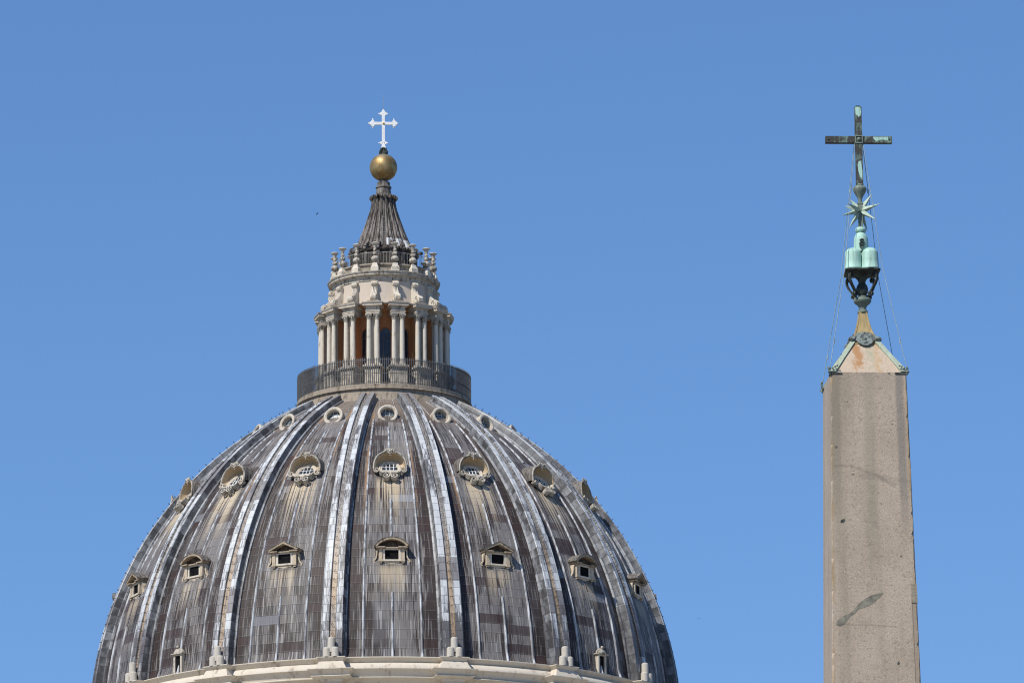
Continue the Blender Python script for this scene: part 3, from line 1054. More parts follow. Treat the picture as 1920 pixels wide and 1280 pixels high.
def make_bay():
    hw, zs, z0, z1 = 0.47, 116.38, 111.42, 118.52
    m = MB()

    def P(x, z, d=0.0):
        a = x / RW
        return ((RW - d) * sin(a), -(RW - d) * cos(a), z)
    A = [(hw * cos(pi - pi * i / 16), zs + hw * sin(pi * i / 16)) for i in range(17)]
    A[0], A[-1] = (-hw, zs), (hw, zs)
    for x0, x1 in ((-HWB, -hw), (hw, HWB)):
        xs = [x0, (x0 + x1) / 2, x1]
        m.grid([[P(x, z0) for x in xs], [P(x, zs) for x in xs], [P(x, z1) for x in xs]])
    m.grid([[P(x, z) for x, z in A], [P(x, z1) for x, z in A]])
    m.grid([[P(-hw, z0), P(hw, z0)], [P(-hw, 112.4), P(hw, 112.4)]])
    out = [(-hw, 112.4)] + A + [(hw, 112.4)]
    m.grid([[P(x, z) for x, z in out], [P(x, z, 0.30) for x, z in out]])
    b = m.build('lantern_wall', ORANGE, DOME)
    m = MB()
    ar = [(x * 1.16, z if z <= zs else zs + (z - zs) * 1.16) for x, z in out]
    m.grid([[P(x, z, -0.003) for x, z in out], [P(x, z, -0.04) for x, z in out], [P(x, z, -0.04) for x, z in ar], [P(x, z, -0.003) for x, z in ar]])
    m.build('window_surround', ORANGE, b)
    m = MB()
    m.add([P(x, z, 0.26) for x, z in out], [list(range(len(out)))])
    m.build('pane', GLASS, b, False)
    m = MB()
    for x in (-0.16, 0.16):
        m.tube([P(x, 112.4, 0.23), P(x, zs + sqrt(hw * hw - x * x), 0.23)], 0.017, 4)
    for z in (113.2, 114.55, 116.0):
        m.tube([P(-hw, z, 0.23), P(hw, z, 0.23)], 0.017, 4)
    m.tube([P(x, z, 0.22) for x, z in out], 0.03, 4)
    m.build('glazing_bar', BARG, b, False)
    return b


around(make_bay(), DOME, PAN)
# ceiling ring that closes the bay behind the entablature, and the terrace over it
MB().lathe([(RW - 0.02, 118.10), (4.30, 118.16), (4.30, 118.36), (4.50, 118.42), (5.28, 118.46)], 128).build('entablature_soffit', ORANGE, DOME)
MB().lathe([(5.26, 118.464), (5.36, 118.50), (5.40, 118.60), (5.34, 118.64), (4.2, 118.72)], 128).build('entablature_ring', SOOT, DOME)

# pedestal, pier and entablature over each pair of columns
m = MB().moulded(0.66, 3.9, 5.62, [(0.06, 111.42), (0.06, 111.62), (0.0, 111.70), (0.0, 113.02), (0.05, 113.08), (0.15, 113.16), (0.17, 113.28), (0.10, 113.33), (0.0, 113.36)])
ped = m.build('column_pedestal', STONED, DOME)
around(ped, DOME, RIBS)
MB_P = MB().box(-0.27, 0.27, -4.80, -3.95, 113.362, 118.2)
m = MB().box(-0.25, 0.25, -5.0, -4.802, 113.362, 117.62)
m.moulded(0.26, 4.8, 4.96, [(0.10, 113.364), (0.10, 113.5), (0.05, 113.56)])
m.moulded(0.27, 4.8, 4.98, [(0.0, 117.2), (0.05, 117.3), (0.10, 117.62)])
pier = MB_P.build('pier', ORANGE, DOME, False)
m.build('pilaster', COLM, pier)
around(pier, DOME, RIBS)
m = MB().moulded(0.55, 3.95, 5.40, [(0.0, 117.70), (0.0, 117.80), (0.03, 117.81), (0.03, 117.90), (0.065, 117.93), (0.065, 117.97), (0.0, 117.98), (0.0, 118.22), (0.05, 118.25), (0.09, 118.31),
                                    (0.25, 118.33), (0.25, 118.46), (0.31, 118.52), (0.34, 118.61), (0.30, 118.63)])
ent = m.build('entablature_block', STONE, DOME)
MB().moulded(0.50, 4.1, 5.36, [(0.0, 118.632), (0.0, 118.80), (-0.06, 118.84)]).build('plinth', SOOT, ent)
around(ent, DOME, RIBS)


# columns in pairs
def make_column(sx):
    x, y = sx * 0.335, -5.24
    sh = []
    for i in range(13):
        q = i / 12
        sh.append((0.205 - 0.030 * q ** 1.6, 113.80 + (117.22 - 113.80) * q))
    c = MB().lathe(sh, 24, (x, y)).build('column', COLM, DOME)
    m = MB()
    m.box(x - 0.27, x + 0.27, y - 0.27, y + 0.27, 113.362, 113.47)
    m.lathe([(0.26, 113.47), (0.285, 113.51), (0.26, 113.56), (0.225, 113.60), (0.225, 113.63), (0.25, 113.67), (0.245, 113.72), (0.21, 113.76), (0.205, 113.80)], 20, (x, y))
    m.build('base', STONE, c)
    m = MB()
    m.lathe([(0.175, 117.20), (0.205, 117.22), (0.205, 117.25), (0.178, 117.27), (0.19, 117.42), (0.24, 117.58), (0.25, 117.62)], 20, (x, y))
    for ring, z0, z1, rr, n_, off in ((0, 117.26, 117.43, 0.215, 8, 0), (1, 117.34, 117.54, 0.235, 8, pi / 8)):
        for k in range(n_):
            a = off + 2 * pi * k / n_
            ca, sa = cos(a), sin(a)
            px, py = -sa, ca
            bw = 0.058
            pts = [(0.18, z0), (rr - 0.01, (z0 + z1) / 2), (rr + 0.045, z1), (rr + 0.075, z1 - 0.03)]
            rows = [[(x + ca * r_ + px * d * bw * (1 if i < 2 else 0.7), y + sa * r_ + py * d * bw * (1 if i < 2 else 0.7), zz) for d in (-1, 0, 1)] for i, (r_, zz) in enumerate(pts)]
            m.grid(rows)
    for k in range(4):
        a = pi / 4 + k * pi / 2
        m.sphere((x + 0.30 * cos(a), y + 0.30 * sin(a), 117.56), 0.062, 8, 6)
    m.moulded(0.0, 0, 0, [(0, 117.62), (0, 117.62)]) if False else None
    m.box(x - 0.27, x + 0.27, y - 0.27, y + 0.27, 117.62, 117.697)
    m.build('capital', STONED, c)
    return c


for sx in (-1, 1):
    around(make_column(sx), DOME, RIBS)

# attic drum with scroll consoles
MB().lathe([(4.36, 118.60), (4.30, 118.70), (4.22, 119.2), (4.18, 120.72)], 128).build('attic_wall', PINK, DOME)
MB().lathe([(4.15, 120.70), (4.24, 120.76), (4.26, 120.96), (4.30, 121.00), (4.32, 121.12), (4.50, 121.18), (4.56, 121.22), (4.56, 121.34), (4.64, 121.42), (4.66, 121.50), (4.58, 121.54), (4.0, 121.56)], 128).build('attic_cornice', STONED, DOME)


def make_console():
    m = MB()
    out = []
    # outline (r, z): back, then the S front from the foot scroll to the head scroll
    for i in range(15):
        a = radians(-100 + 200 * i / 14)
        out.append((4.98 + 0.30 * cos(a), 119.15 + 0.30 * sin(a)))
    for i in range(1, 8):
        q = i / 8
        out.append((4.90 - 0.46 * sin(q * pi / 2) ** 0.8, 119.46 + 0.72 * q))
    for i in range(13):
        a = radians(-80 + 190 * i / 12)
        out.append((4.44 + 0.20 * cos(a), 120.46 + 0.20 * sin(a)))
    out += [(4.10, 120.66), (4.10, 118.85)]
    m.poly_x([(-a, b) for a, b in out], -0.22, 0.22)
    c = m.build('scroll_console', COLM, DOME, angle=40)
    m = MB()
    for sg in (-1, 1):
        for cx, cz, rr in ((4.98, 119.15, 0.30), (4.44, 120.46, 0.20)):
            prev = None
            pts = []
            for i in range(22):
                q = i / 21
                a = radians(90 + 520 * q)
                pts.append((cx + rr * (0.95 - 0.75 * q) * cos(a), cz + rr * (0.95 - 0.75 * q) * sin(a)))
            m.ribbon(pts, 0.05, 0.08, lambda a, b, k: (sg * (0.235 + k), -a, b))
    # ribbed leaf down the front
    for x in (-0.13, 0.0, 0.13):
        pts = [(-(4.92 - 0.46 * sin(q * pi / 2) ** 0.8 + 0.03), 119.44 + 0.72 * q) for q in [i / 8 for i in range(9)]]
        m.tube([(x, a, b) for a, b in pts], 0.045, 5)
    for x in (-0.15, -0.05, 0.05, 0.15):
        m.tube([(x, -(4.98 + 0.30 * cos(a)), 119.15 + 0.30 * sin(a)) for a in [radians(-60 + 140 * i / 8) for i in range(9)]], 0.035, 5)
        m.tube([(x, -(4.44 + 0.20 * cos(a)), 120.46 + 0.20 * sin(a)) for a in [radians(-60 + 130 * i / 8) for i in range(9)]], 0.030, 5)
    m.build('carving', COLM, c)
    return c


around(make_console(), DOME, RIBS)

# parapet with candelabra
MB().lathe([(4.10, 121.55), (4.10, 121.64), (3.98, 121.68), (3.98, 122.00), (4.06, 122.06), (4.14, 122.16), (4.10, 122.27), (3.96, 122.30), (3.4, 122.30), (2.6, 122.32)], 128).build('parapet', SOOT, DOME)


def make_candelabrum():
    y = -4.14
    m = MB()
    rows = []
    for w_, z in ((0.31, 121.545), (0.31, 121.92), (0.27, 121.97), (0.21, 122.08), (0.19, 122.26), (0.0, 122.26)):
        rows.append([(-w_, y - w_, z), (w_, y - w_, z), (w_, y + w_, z), (-w_, y + w_, z)])
    m.grid(rows, close=True)
    c = m.build('candelabrum', COLM, DOME)
    m = MB()
    m.lathe([(0.13, 122.26), (0.15, 122.30), (0.09, 122.35), (0.10, 122.38), (0.24, 122.45), (0.315, 122.57), (0.315, 122.69), (0.24, 122.81), (0.12, 122.87), (0.11, 122.90),
             (0.19, 122.98), (0.21, 123.06), (0.14, 123.16), (0.10, 123.22), (0.13, 123.28), (0.16, 123.36), (0.11, 123.46), (0.10, 123.52), (0.14, 123.62), (0.16, 123.72), (0.15, 123.78), (0.01, 123.80)], 20, (0, y))
    for k in range(4):
        a = pi / 4 + k * pi / 2
        m.sphere((0.18 * cos(a), y + 0.18 * sin(a), 123.16), 0.06, 6, 5)
        m.sphere((0.13 * cos(a), y + 0.13 * sin(a), 123.40), 0.05, 6, 5)
    m.build('stem', STONED, c)
    m = MB()
    m.lathe([(0.10, 123.76), (0.20, 123.82), (0.30, 123.88), (0.325, 123.93), (0.30, 123.965), (0.15, 123.99), (0.09, 124.03), (0.01, 124.07)], 20, (0, y))
    m.build('dish', COLM, c)
    return c


around(make_candelabrum(), DOME, RIBS)
m = MB()
for i in range(96):
    a = 2 * pi * (i + 0.5) / 96
    m.tube([(3.9 * sin(a), -3.9 * cos(a), 122.28), (3.9 * sin(a), -3.9 * cos(a), 123.24)], 0.016, 4)
for zz in (123.22,):
    m.lathe([(3.88, zz), (3.92, zz), (3.92, zz + 0.045), (3.88, zz + 0.045), (3.88, zz)], 96)
m.build('terrace_railing', IRONG, DOME, False)
# a lamp on a pole and a pale box standing on the terrace
def on_terrace(az, r_):
    a = radians(az + 2.8)
    return (-10.54 + r_ * sin(a), 454.0 - r_ * cos(a), 122.315)


fl = thing('floodlight', 'small dark floodlight on a pole beside the railing, right of the spire foot', 'lamp', on_terrace(54, 3.72), radians(50))
MB().tube([(0, 0, 0), (0, 0, 1.15)], 0.035, 6).lathe([(0.16, 0.0), (0.16, 0.03), (0.04, 0.05)], 12, (0, 0), True).build('pole', IRON, fl)
MB().moulded(0.10, -0.09, 0.06, [(0.0, 1.15), (0.03, 1.19), (0.03, 1.36), (0.0, 1.40)]).build('lamp_head', IRON, fl, False)
bx = MB().moulded(0.17, -0.15, 0.15, [(0.0, 0.0), (0.0, 0.50), (0.02, 0.505), (0.02, 0.55), (-0.02, 0.57)]).build('equipment_box', BARW, None, False)
bx.location = on_terrace(-59, 3.70)
bx.rotation_euler = (0, 0, radians(-45))
bx['label'] = 'small pale box standing behind the terrace railing, left of the spire foot'
bx['category'] = 'box'

# fluted spire
prof = [(2.72, 122.32), (2.72, 123.70), (2.84, 123.80), (2.86, 123.95), (2.60, 124.10), (2.42, 124.42), (2.24, 124.75), (2.06, 125.15), (1.84, 125.72), (1.64, 126.25), (1.46, 126.75), (1.29, 127.25),
        (1.13, 127.75), (0.99, 128.2), (0.86, 128.6), (0.75, 128.95), (0.68, 129.2), (0.5, 129.25)]
N = 16 * 6
rows = []
for r_, z in prof:
    k = 0.94 if z > 124.05 else 1.0
    rows.append([(r_ * k * sin(2 * pi * j / N), -r_ * k * cos(2 * pi * j / N), z) for j in range(N)])
SHADEST = plain_mat('shade_black_stone', (0.050, 0.045, 0.038), 0.85, 0.0, 0.2, 0.6)  # near-black colour paints in the deep shade behind the terrace railing
MB().grid(rows[1:], close=True).build('spire', lead_plain_mat('lead_spire_bed', (0.030, 0.024, 0.020), (0.12, 0.10, 0.085), 0.6, 0.10), DOME, angle=50)
MB().grid(rows[:2], close=True).build('spire_drum', SHADEST, DOME)


def make_spire_rib():
    # two rolls with a flat fillet between, running from the foot to the collar
    m = MB()
    pf = prof[4:-1]
    for az, w_ in ((-3.9, 1.0), (3.9, 1.0)):
        pts, rad = [], []
        for r_, z in pf:
            q = (r_ - 0.6) / 2.0
            a = radians(az)
            pts.append((r_ * 0.955 * sin(a), -r_ * 0.955 * cos(a), z))
            rad.append(0.045 + 0.105 * max(0.0, min(1.0, q)))
        m.tube(pts, rad, 8)
    rb = m.build('spire_rib', SPIRE, DOME)
    m = MB()
    pts, rad = [], []
    for r_, z in pf:
        a = radians(11.25)
        pts.append((r_ * 0.935 * sin(a), -r_ * 0.935 * cos(a), z))
        rad.append(0.025 + 0.035 * (r_ - 0.6) / 2.0)
    m.tube(pts, rad, 6)
    m.build('groove_roll', SPIRE, rb)
    # pale sleeves round the foot of the rolls
    m = MB()
    for az in (-3.9, 3.9):
        a = radians(az)
        pts, rad = [], []
        for r_, z in ((2.52, 124.22), (2.40, 124.45), (2.26, 124.72), (2.18, 124.9)):
            pts.append((r_ * 0.965 * sin(a), -r_ * 0.965 * cos(a), z))
            rad.append(0.045 + 0.105 * (r_ - 0.6) / 2.0 + 0.012)
        m.tube(pts, rad, 8)
    m.build('pale_end', SEAM, rb)
    return rb


around(make_spire_rib(), DOME, RIBS)
for o in [q for q in DOME.children if q.name.startswith('spire_rib')]:
    if random.random() < 0.55:                       # only some feet keep a pale end
        for ch in list(o.children):
            if ch.name.startswith('pale_end'):
                bpy.data.objects.remove(ch)


def make_volute():
    m = MB()
    pts = [(1.10, 127.75), (1.02, 128.1), (0.96, 128.45), (0.97, 128.70)]
    for i in range(16):
        a = radians(190 - 430 * i / 15)
        rr = 0.17 - 0.11 * i / 15
        pts.append((1.03 + rr * cos(a), 128.80 + rr * sin(a) + 0.05))
    m.ribbon(pts, 0.09, 0.17, lambda a, b, k: (k, -a, b))
    m.box(-0.085, 0.085, -1.02, -0.6, 128.55, 128.92)
    return m.build('spire_volute', LEADG, DOME)


around(make_volute(), DOME, RIBS)


def make_foot_scroll():
    m = MB()
    pts = []
    for i in range(18):
        a = radians(-20 + 420 * i / 17)
        rr = 0.28 - 0.19 * i / 17
        pts.append((2.82 + rr * cos(a), 124.02 + rr * sin(a)))
    m.ribbon([(2.45, 124.62), (2.62, 124.42)][::1] + [(2.86, 124.32)] + pts[4:], 0.10, 0.26, lambda a, b, k: (k, -a, b))
    m.box(-0.14, 0.14, -2.80, -2.6, 122.32, 123.76)
    return m.build('spire_foot', SPIRE, DOME)


around(make_foot_scroll(), DOME, RIBS)
m = MB()


def spr(z):
    for (r0, z0), (r1, z1) in zip(prof, prof[1:]):
        if z0 <= z <= z1:
            return r0 + (r1 - r0) * (z - z0) / (z1 - z0)
    return 1.0


zz = [124.3 + 0.25 * i for i in range(12)]
for sg in (-1, 1):
    m.tube([(sg * 0.135, -(spr(z) * 0.95 + 0.10), z) for z in zz], 0.018, 4)
for i in range(24):
    z = 124.36 + i * 0.115
    if z < 127.0 and i % 2 == 0:
        m.tube([(-0.135, -(spr(z) * 0.95 + 0.10), z), (0.135, -(spr(z) * 0.95 + 0.10), z)], 0.014, 4)
m.tube([(0, -(spr(z) * 0.95 + 0.06), z) for z in [127.0 + 0.3 * i for i in range(8)]], 0.02, 4)
m.build('ladder', IRONG, DOME, False)

MB().lathe([(0.58, 129.18), (0.64, 129.22), (0.62, 129.42), (0.58, 129.70), (0.66, 129.75), (0.66, 129.84), (0.56, 129.90), (0.53, 130.10), (0.56, 130.20), (0.48, 130.26), (0.34, 130.30), (0.34, 130.50)], 40).build('collar', LEADG, DOME)
ball = MB().sphere((0, 0, 131.53), 1.15, 64, 40).build('golden_ball', GOLD, DOME)
m = MB().lathe([(0.34, 132.60), (0.36, 132.66), (0.22, 132.72), (0.18, 132.9), (0.14, 133.1), (0.18, 133.2), (0.14, 133.26)], 20)
for k in range(4):
    a = pi / 4 + k * pi / 2
    pts = [(0.14, 133.18), (0.28, 133.16), (0.30, 133.02), (0.24, 132.92), (0.30, 132.80), (0.42, 132.76), (0.44, 132.88), (0.36, 132.92)]
    m.ribbon(pts, 0.07, 0.14, lambda q, b, c_: (q * cos(a) - c_ * sin(a), q * sin(a) + c_ * cos(a), b))
m.build('scroll_mount', COPPERD, DOME)
m = MB()
m.box(-0.125, 0.125, -0.10, 0.10, 133.22, 136.30)
m.box(-1.0, -0.125, -0.095, 0.095, 135.22, 135.46)
m.box(0.125, 1.0, -0.095, 0.095, 135.22, 135.46)
cr = m.build('cross', WHITE, DOME, False)


def finial(cx, cz, dx, dz):
    """fleury end: three lobes and three little balls; (dx, dz) points outwards"""
    m = MB()
    px, pz = -dz, dx
    for a, b, rr in ((0.0, 0.17, 0.13), (0.0, -0.17, 0.13), (0.14, 0.0, 0.15)):
        c = (cx + dx * a + px * b, cz + dz * a + pz * b)
        m.poly_y([(c[0] + rr * cos(2 * pi * k / 14), c[1] + rr * sin(2 * pi * k / 14)) for k in range(14)], -0.09 - rr * 0.1, 0.09 + rr * 0.1)
    for a, b in ((0.0, 0.36), (0.0, -0.36), (0.33, 0.0)):
        m.sphere((cx + dx * a + px * b, 0, cz + dz * a + pz * b), 0.065, 10, 7)
        q = 0.25 / max(abs(a), abs(b))
        m.tube([(cx + dx * a * q + px * b * q, 0, cz + dz * a * q + pz * b * q), (cx + dx * a + px * b, 0, cz + dz * a + pz * b)], 0.04, 6)
    m.build('finial', WHITE, cr)


finial(-0.88, 135.34, -1, 0)
finial(0.88, 135.34, 1, 0)
finial(0, 136.18, 0, 1)
m = MB()
for sg in (-1, 1):
    m.poly_y([(sg * 0.17 + 0.12 * cos(2 * pi * k / 14), 133.66 + 0.12 * sin(2 * pi * k / 14)) for k in range(14)], -0.10, 0.10)
    m.sphere((sg * 0.36, 0, 133.66), 0.055, 10, 7)
    m.tube([(sg * 0.24, 0, 133.66), (sg * 0.36, 0, 133.66)], 0.035, 6)
m.poly_y([(-0.22, 133.20), (0.22, 133.20), (0.14, 133.42), (-0.14, 133.42)], -0.12, 0.12)
m.build('finial', WHITE, cr)
MB().sphere((0, -0.11, 135.34), 0.10, 10, 7).build('boss', plain_mat('gilt_boss', (0.6, 0.45, 0.2), 0.5), cr)
MB().tube([(0, 0, 136.5), (0, 0, 137.85)], [0.018, 0.010], 5).build('lightning_rod', IRONG, cr)

# ------------------------------------------------------------------ the obelisk
OB = thing('obelisk', 'tall tapering pinkish granite obelisk with a green copper cross, star and mounts on its tip', 'obelisk',
           (8.345, 131.0, 0.0), radians(2.85))
HT, HB = 0.8975, 0.8975 + (33.8 - 8.4) * 0.0181


def hwz(z):
    return HT + (33.8 - z) * 0.0181


def sq(h, z, b):
    """octagon-like square with small chamfered arrises"""
    return [(-h + b, -h, z), (h - b, -h, z), (h, -h + b, z), (h, h - b, z), (h - b, h, z), (-h + b, h, z), (-h, h - b, z), (-h, -h + b, z)]


def worn(h, z):
    # time-worn arrises: the chamfer of each corner wanders and is nicked here and there
    b = []
    for k in range(4):
        q = 0.016 + 0.012 * (math.sin(z * 1.7 + k * 2.1) + math.sin(z * 4.3 + k)) * 0.5 + random.uniform(0, 0.012)
        if random.random() < 0.06:
            q += random.uniform(0.015, 0.05)
        b.append(max(0.006, q))
    return [(-h + b[0], -h, z), (h - b[1], -h, z), (h, -h + b[1], z), (h, h - b[2], z), (h - b[2], h, z), (-h + b[3], h, z), (-h, h - b[3], z), (-h, -h + b[0], z)]


rows = [worn(hwz(z), z) for z in [8.4 + (33.8 - 8.4) * i / 260 for i in range(261)]]
m = MB().grid(rows, close=True)
m.add(rows[0], [list(range(8))])
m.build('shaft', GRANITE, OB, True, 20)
rows = [sq(h, z, 0.02) for h, z in ((HT - 0.004, 33.8), (0.30, 34.70), (0.05, 35.05))]
m = MB().grid(rows, close=True)
def tip_mat():
    t = NT('pale_granite')
    o = t.obj()
    x, y, z = t.sep(o)
    sp_ = t.noise(o, 30.0, 2.0, 0.6)
    cl = t.noise(o, 2.2, 4.0, 0.6)
    ru = t.noise(t.xyz(t.mul(x, 5.0), t.mul(y, 5.0), t.mul(z, 0.6)), 1.0, 3.0, 0.6)
    c = t.mix(cl, (0.45, 0.36, 0.265), (0.53, 0.425, 0.315))
    c = t.mix(t.ss(sp_, 0.5, 0.35, 0.0, 0.5), c, (0.28, 0.20, 0.15))
    d = t.mul(t.add(t.ss(x, -0.55, -0.25), t.ss(x, 0.05, -0.2)), 0.5)
    m = t.mul(t.ss(t.abs(t.add(x, 0.20)), 0.24, 0.05), t.ss(ru, 0.40, 0.58))
    c = t.mix(t.mul(m, 0.85), c, (0.36, 0.175, 0.065))
    m = t.mul(t.ss(t.abs(t.sub(x, 0.06)), 0.17, 0.04), t.ss(ru, 0.34, 0.55))
    c = t.mix(t.mul(m, 0.65), c, (0.30, 0.31, 0.20))
    m = t.mul(t.ss(t.abs(t.sub(x, 0.27)), 0.14, 0.03), t.ss(ru, 0.42, 0.60))
    c = t.mix(t.mul(m, 0.6), c, (0.42, 0.27, 0.12))
    return t.done(c, 0.75, 0.0, 0.25)


m.build('pyramidion', tip_mat(), OB, True, 20)
# pedestal under the shaft
m = MB().moulded(2.2, -2.2, 2.2, [(0.15, 7.6), (0.3, 7.2), (0.0, 6.9), (0.0, 2.6), (0.2, 2.2), (0.6, 1.8), (0.6, 0.0)])
m.build('pedestal', STONE, OB)
for sx in (-1, 1):
    for sy in (-1, 1):
        m = MB().sphere((sx * 1.1, sy * 1.1, 7.95), 0.48, 14, 10)
        m.build('bronze_foot', COPPERD, OB)

# copper strips over the four upper arrises
for sx, sy in ((-1, -1), (1, -1), (1, 1), (-1, 1)):
    m = MB()
    rows = []
    for h, z, w_ in ((HT + 0.012, 33.80, 0.16), (0.62, 34.225, 0.13), (0.36, 34.63, 0.125), (0.31, 34.71, 0.12)):
        o = 0.022
        hh = h + o
        rows.append([(sx * (hh - w_), sy * (h - 0.004), z), (sx * (hh - w_), sy * hh, z + o), (sx * hh, sy * hh, z + o), (sx * hh, sy * (hh - w_), z + o), (sx * (h - 0.004), sy * (hh - w_), z)])
    m.grid(rows)
    m.add(rows[0], [(0, 1, 2, 3, 4)])
    st = m.build('edge_strip', COPPERT, OB, False)
    m = MB()
    h = HT + 0.03
    m.tube([(sx * (h - 0.03), sy * (h - 0.03), 33.74), (sx * (h + 0.0), sy * (h + 0.0), 33.81), (sx * (h - 0.02), sy * (h - 0.02), 33.90)], [0.025, 0.042, 0.02], 6)
    for q in (0.08, 0.14, 0.19):
        m.sphere((sx * (h - q), sy * (h + 0.005), 33.85 + q * 0.55), 0.027, 7, 5)
        m.sphere((sx * (h + 0.005), sy * (h - q), 33.85 + q * 0.55), 0.027, 7, 5)
    m.build('corner_ornament', COPPERG, st)
    m = MB()
    m.box(*sorted((sx * (h - 0.30), sx * (h - 0.012))), *sorted((sy * (h - 0.30), sy * (h - 0.012))), 33.755, 33.795)
    m.build('corner_plate', COPPERD, st, False)
# tan bronze cap
cp = [(0.37, 34.62), (0.30, 34.73), (0.235, 34.86), (0.18, 35.02), (0.14, 35.18), (0.11, 35.34), (0.092, 35.48)]
m = MB().grid([sq(h, z, h * 0.10) for h, z in cp], close=True)
cap = m.build('bronze_cap', TAN, OB, True, 25)
m = MB()
for sx, sy in ((-1, -1), (1, -1), (1, 1), (-1, 1)):
    m.tube([(sx * h * 0.97, sy * h * 0.97, z) for h, z in cp], [0.028, 0.026, 0.022, 0.018, 0.015, 0.012, 0.011], 6)
m.build('arris_roll', TAN, cap)


def make_mask():
    m = MB()
    y = -0.40
    Z = 34.72
    dy = lambda z: -(0.36 - (z - 34.62) * 0.62) - 0.03

    def S(x, z, r_, n_=9):
        m.sphere((x, dy(z) - 0.01, z), r_, n_, 6)
    outline = [(-0.30, -0.03), (-0.36, 0.02), (-0.30, 0.10), (-0.20, 0.13), (-0.15, 0.20), (0.0, 0.23), (0.15, 0.20), (0.20, 0.13), (0.30, 0.10), (0.36, 0.02), (0.30, -0.03), (0.20, 0.0), (0.14, -0.09), (0.05, -0.15), (-0.05, -0.15), (-0.14, -0.09), (-0.20, 0.0)]
    outline = [(x * 1.12, z) for x, z in outline]
    vs = [(x, dy(Z + z) - 0.045, Z + z) for x, z in outline] + [(x, dy(Z + z) + 0.06, Z + z) for x, z in outline]
    n_ = len(outline)
    m.add(vs, [list(range(n_))[::-1]] + [[i, (i + 1) % n_, n_ + (i + 1) % n_, n_ + i] for i in range(n_)])
    for x, z, rr in ((-0.09, 0.08, 0.05), (0.09, 0.08, 0.05), (0, 0.02, 0.06), (0, -0.08, 0.07), (-0.07, -0.05, 0.045), (0.07, -0.05, 0.045), (0, 0.19, 0.05), (-0.12, 0.16, 0.035), (0.12, 0.16, 0.035), (-0.23, 0.06, 0.045), (0.23, 0.06, 0.045),
                     (-0.35, 0.03, 0.05), (0.35, 0.03, 0.05), (-0.06, 0.13, 0.03), (0.06, 0.13, 0.03)):
        S(x, Z + z, rr)
    return m.build('mask_relief', MASKM, OB)


mk = make_mask()
for k in (1, 2, 3):
    c = dup(mk, OB, radians(90 * k))
# neck cup, vase, scroll brackets, platform, mounts
MB().lathe([(0.085, 35.46), (0.125, 35.47), (0.125, 35.51), (0.095, 35.53), (0.090, 35.60), (0.12, 35.655), (0.18, 35.70), (0.213, 35.755), (0.213, 35.79), (0.195, 35.815), (0.20, 35.83), (0.11, 35.86), (0.07, 35.90)], 32).build('cup', COPPERG, OB)
MB().lathe([(0.06, 35.86), (0.10, 35.90), (0.135, 35.98), (0.145, 36.06), (0.12, 36.14), (0.08, 36.20), (0.10, 36.27), (0.16, 36.34), (0.22, 36.40), (0.24, 36.43)], 28).build('vase', COPPERD, OB)


def make_bracket():
    m = MB()
    pts = []
    for i in range(14):
        a = radians(330 - 420 * i / 13)
        rr = 0.028 + 0.040 * i / 13
        pts.append((0.415 + rr * cos(a), 36.335 + rr * sin(a)))
    # from the head scroll down the S to the foot scroll
    pts = [(0.395 + (0.02 + 0.045 * i / 13) * cos(radians(400 - 400 * i / 13)), 36.335 + (0.02 + 0.045 * i / 13) * sin(radians(400 - 400 * i / 13))) for i in range(14)]
    pts += [(0.465, 36.30), (0.455, 36.22), (0.40, 36.12), (0.325, 36.03), (0.27, 35.96)]
    pts += [(0.265 + (0.065 - 0.05 * i / 13) * cos(radians(170 + 430 * i / 13)) + 0.0, 35.915 + (0.065 - 0.05 * i / 13) * sin(radians(170 + 430 * i / 13))) for i in range(14)]
    m.ribbon(pts, 0.030, 0.075, lambda a, b, k: (k, -a, b))
    return m.build('scroll_bracket', COPPERD, OB)


br = make_bracket()
for k in range(1, 4):
    dup(br, OB, radians(45 + 90 * k))
br.rotation_euler = (0, 0, radians(45))
m = MB()
rr = [(-0.34, -0.415), (0.34, -0.415), (0.415, -0.34), (0.415, 0.34), (0.34, 0.415), (-0.34, 0.415), (-0.415, 0.34), (-0.415, -0.34)]
m.grid([[(x * k, y * k, z) for x, y in rr] for k, z in ((0.5, 36.41), (0.95, 36.43), (1.0, 36.45), (1.0, 36.478), (0.6, 36.482))], close=True)
m.build('platform', COPPERD, OB)


def mount(x, y, z0, z1, r0, r1, name='copper_mount'):
    h = z1 - z0
    p = [(r0, z0), (r0 * 1.02, z0 + 0.012), (r0 * 1.02, z0 + 0.03), (r0, z0 + 0.035)]
    p += [(r0 + (r1 - r0) * q, z0 + 0.035 + (h * 0.72 - 0.035) * q) for q in (0.5, 1.0)]
    p += [(r1 * cos(b), z0 + h * 0.72 + h * 0.28 * sin(b)) for b in [radians(15 * k) for k in range(1, 6)]] + [(0.005, z1)]
    return MB().lathe(p, 32, (x, y)).build(name, COPPER, OB)


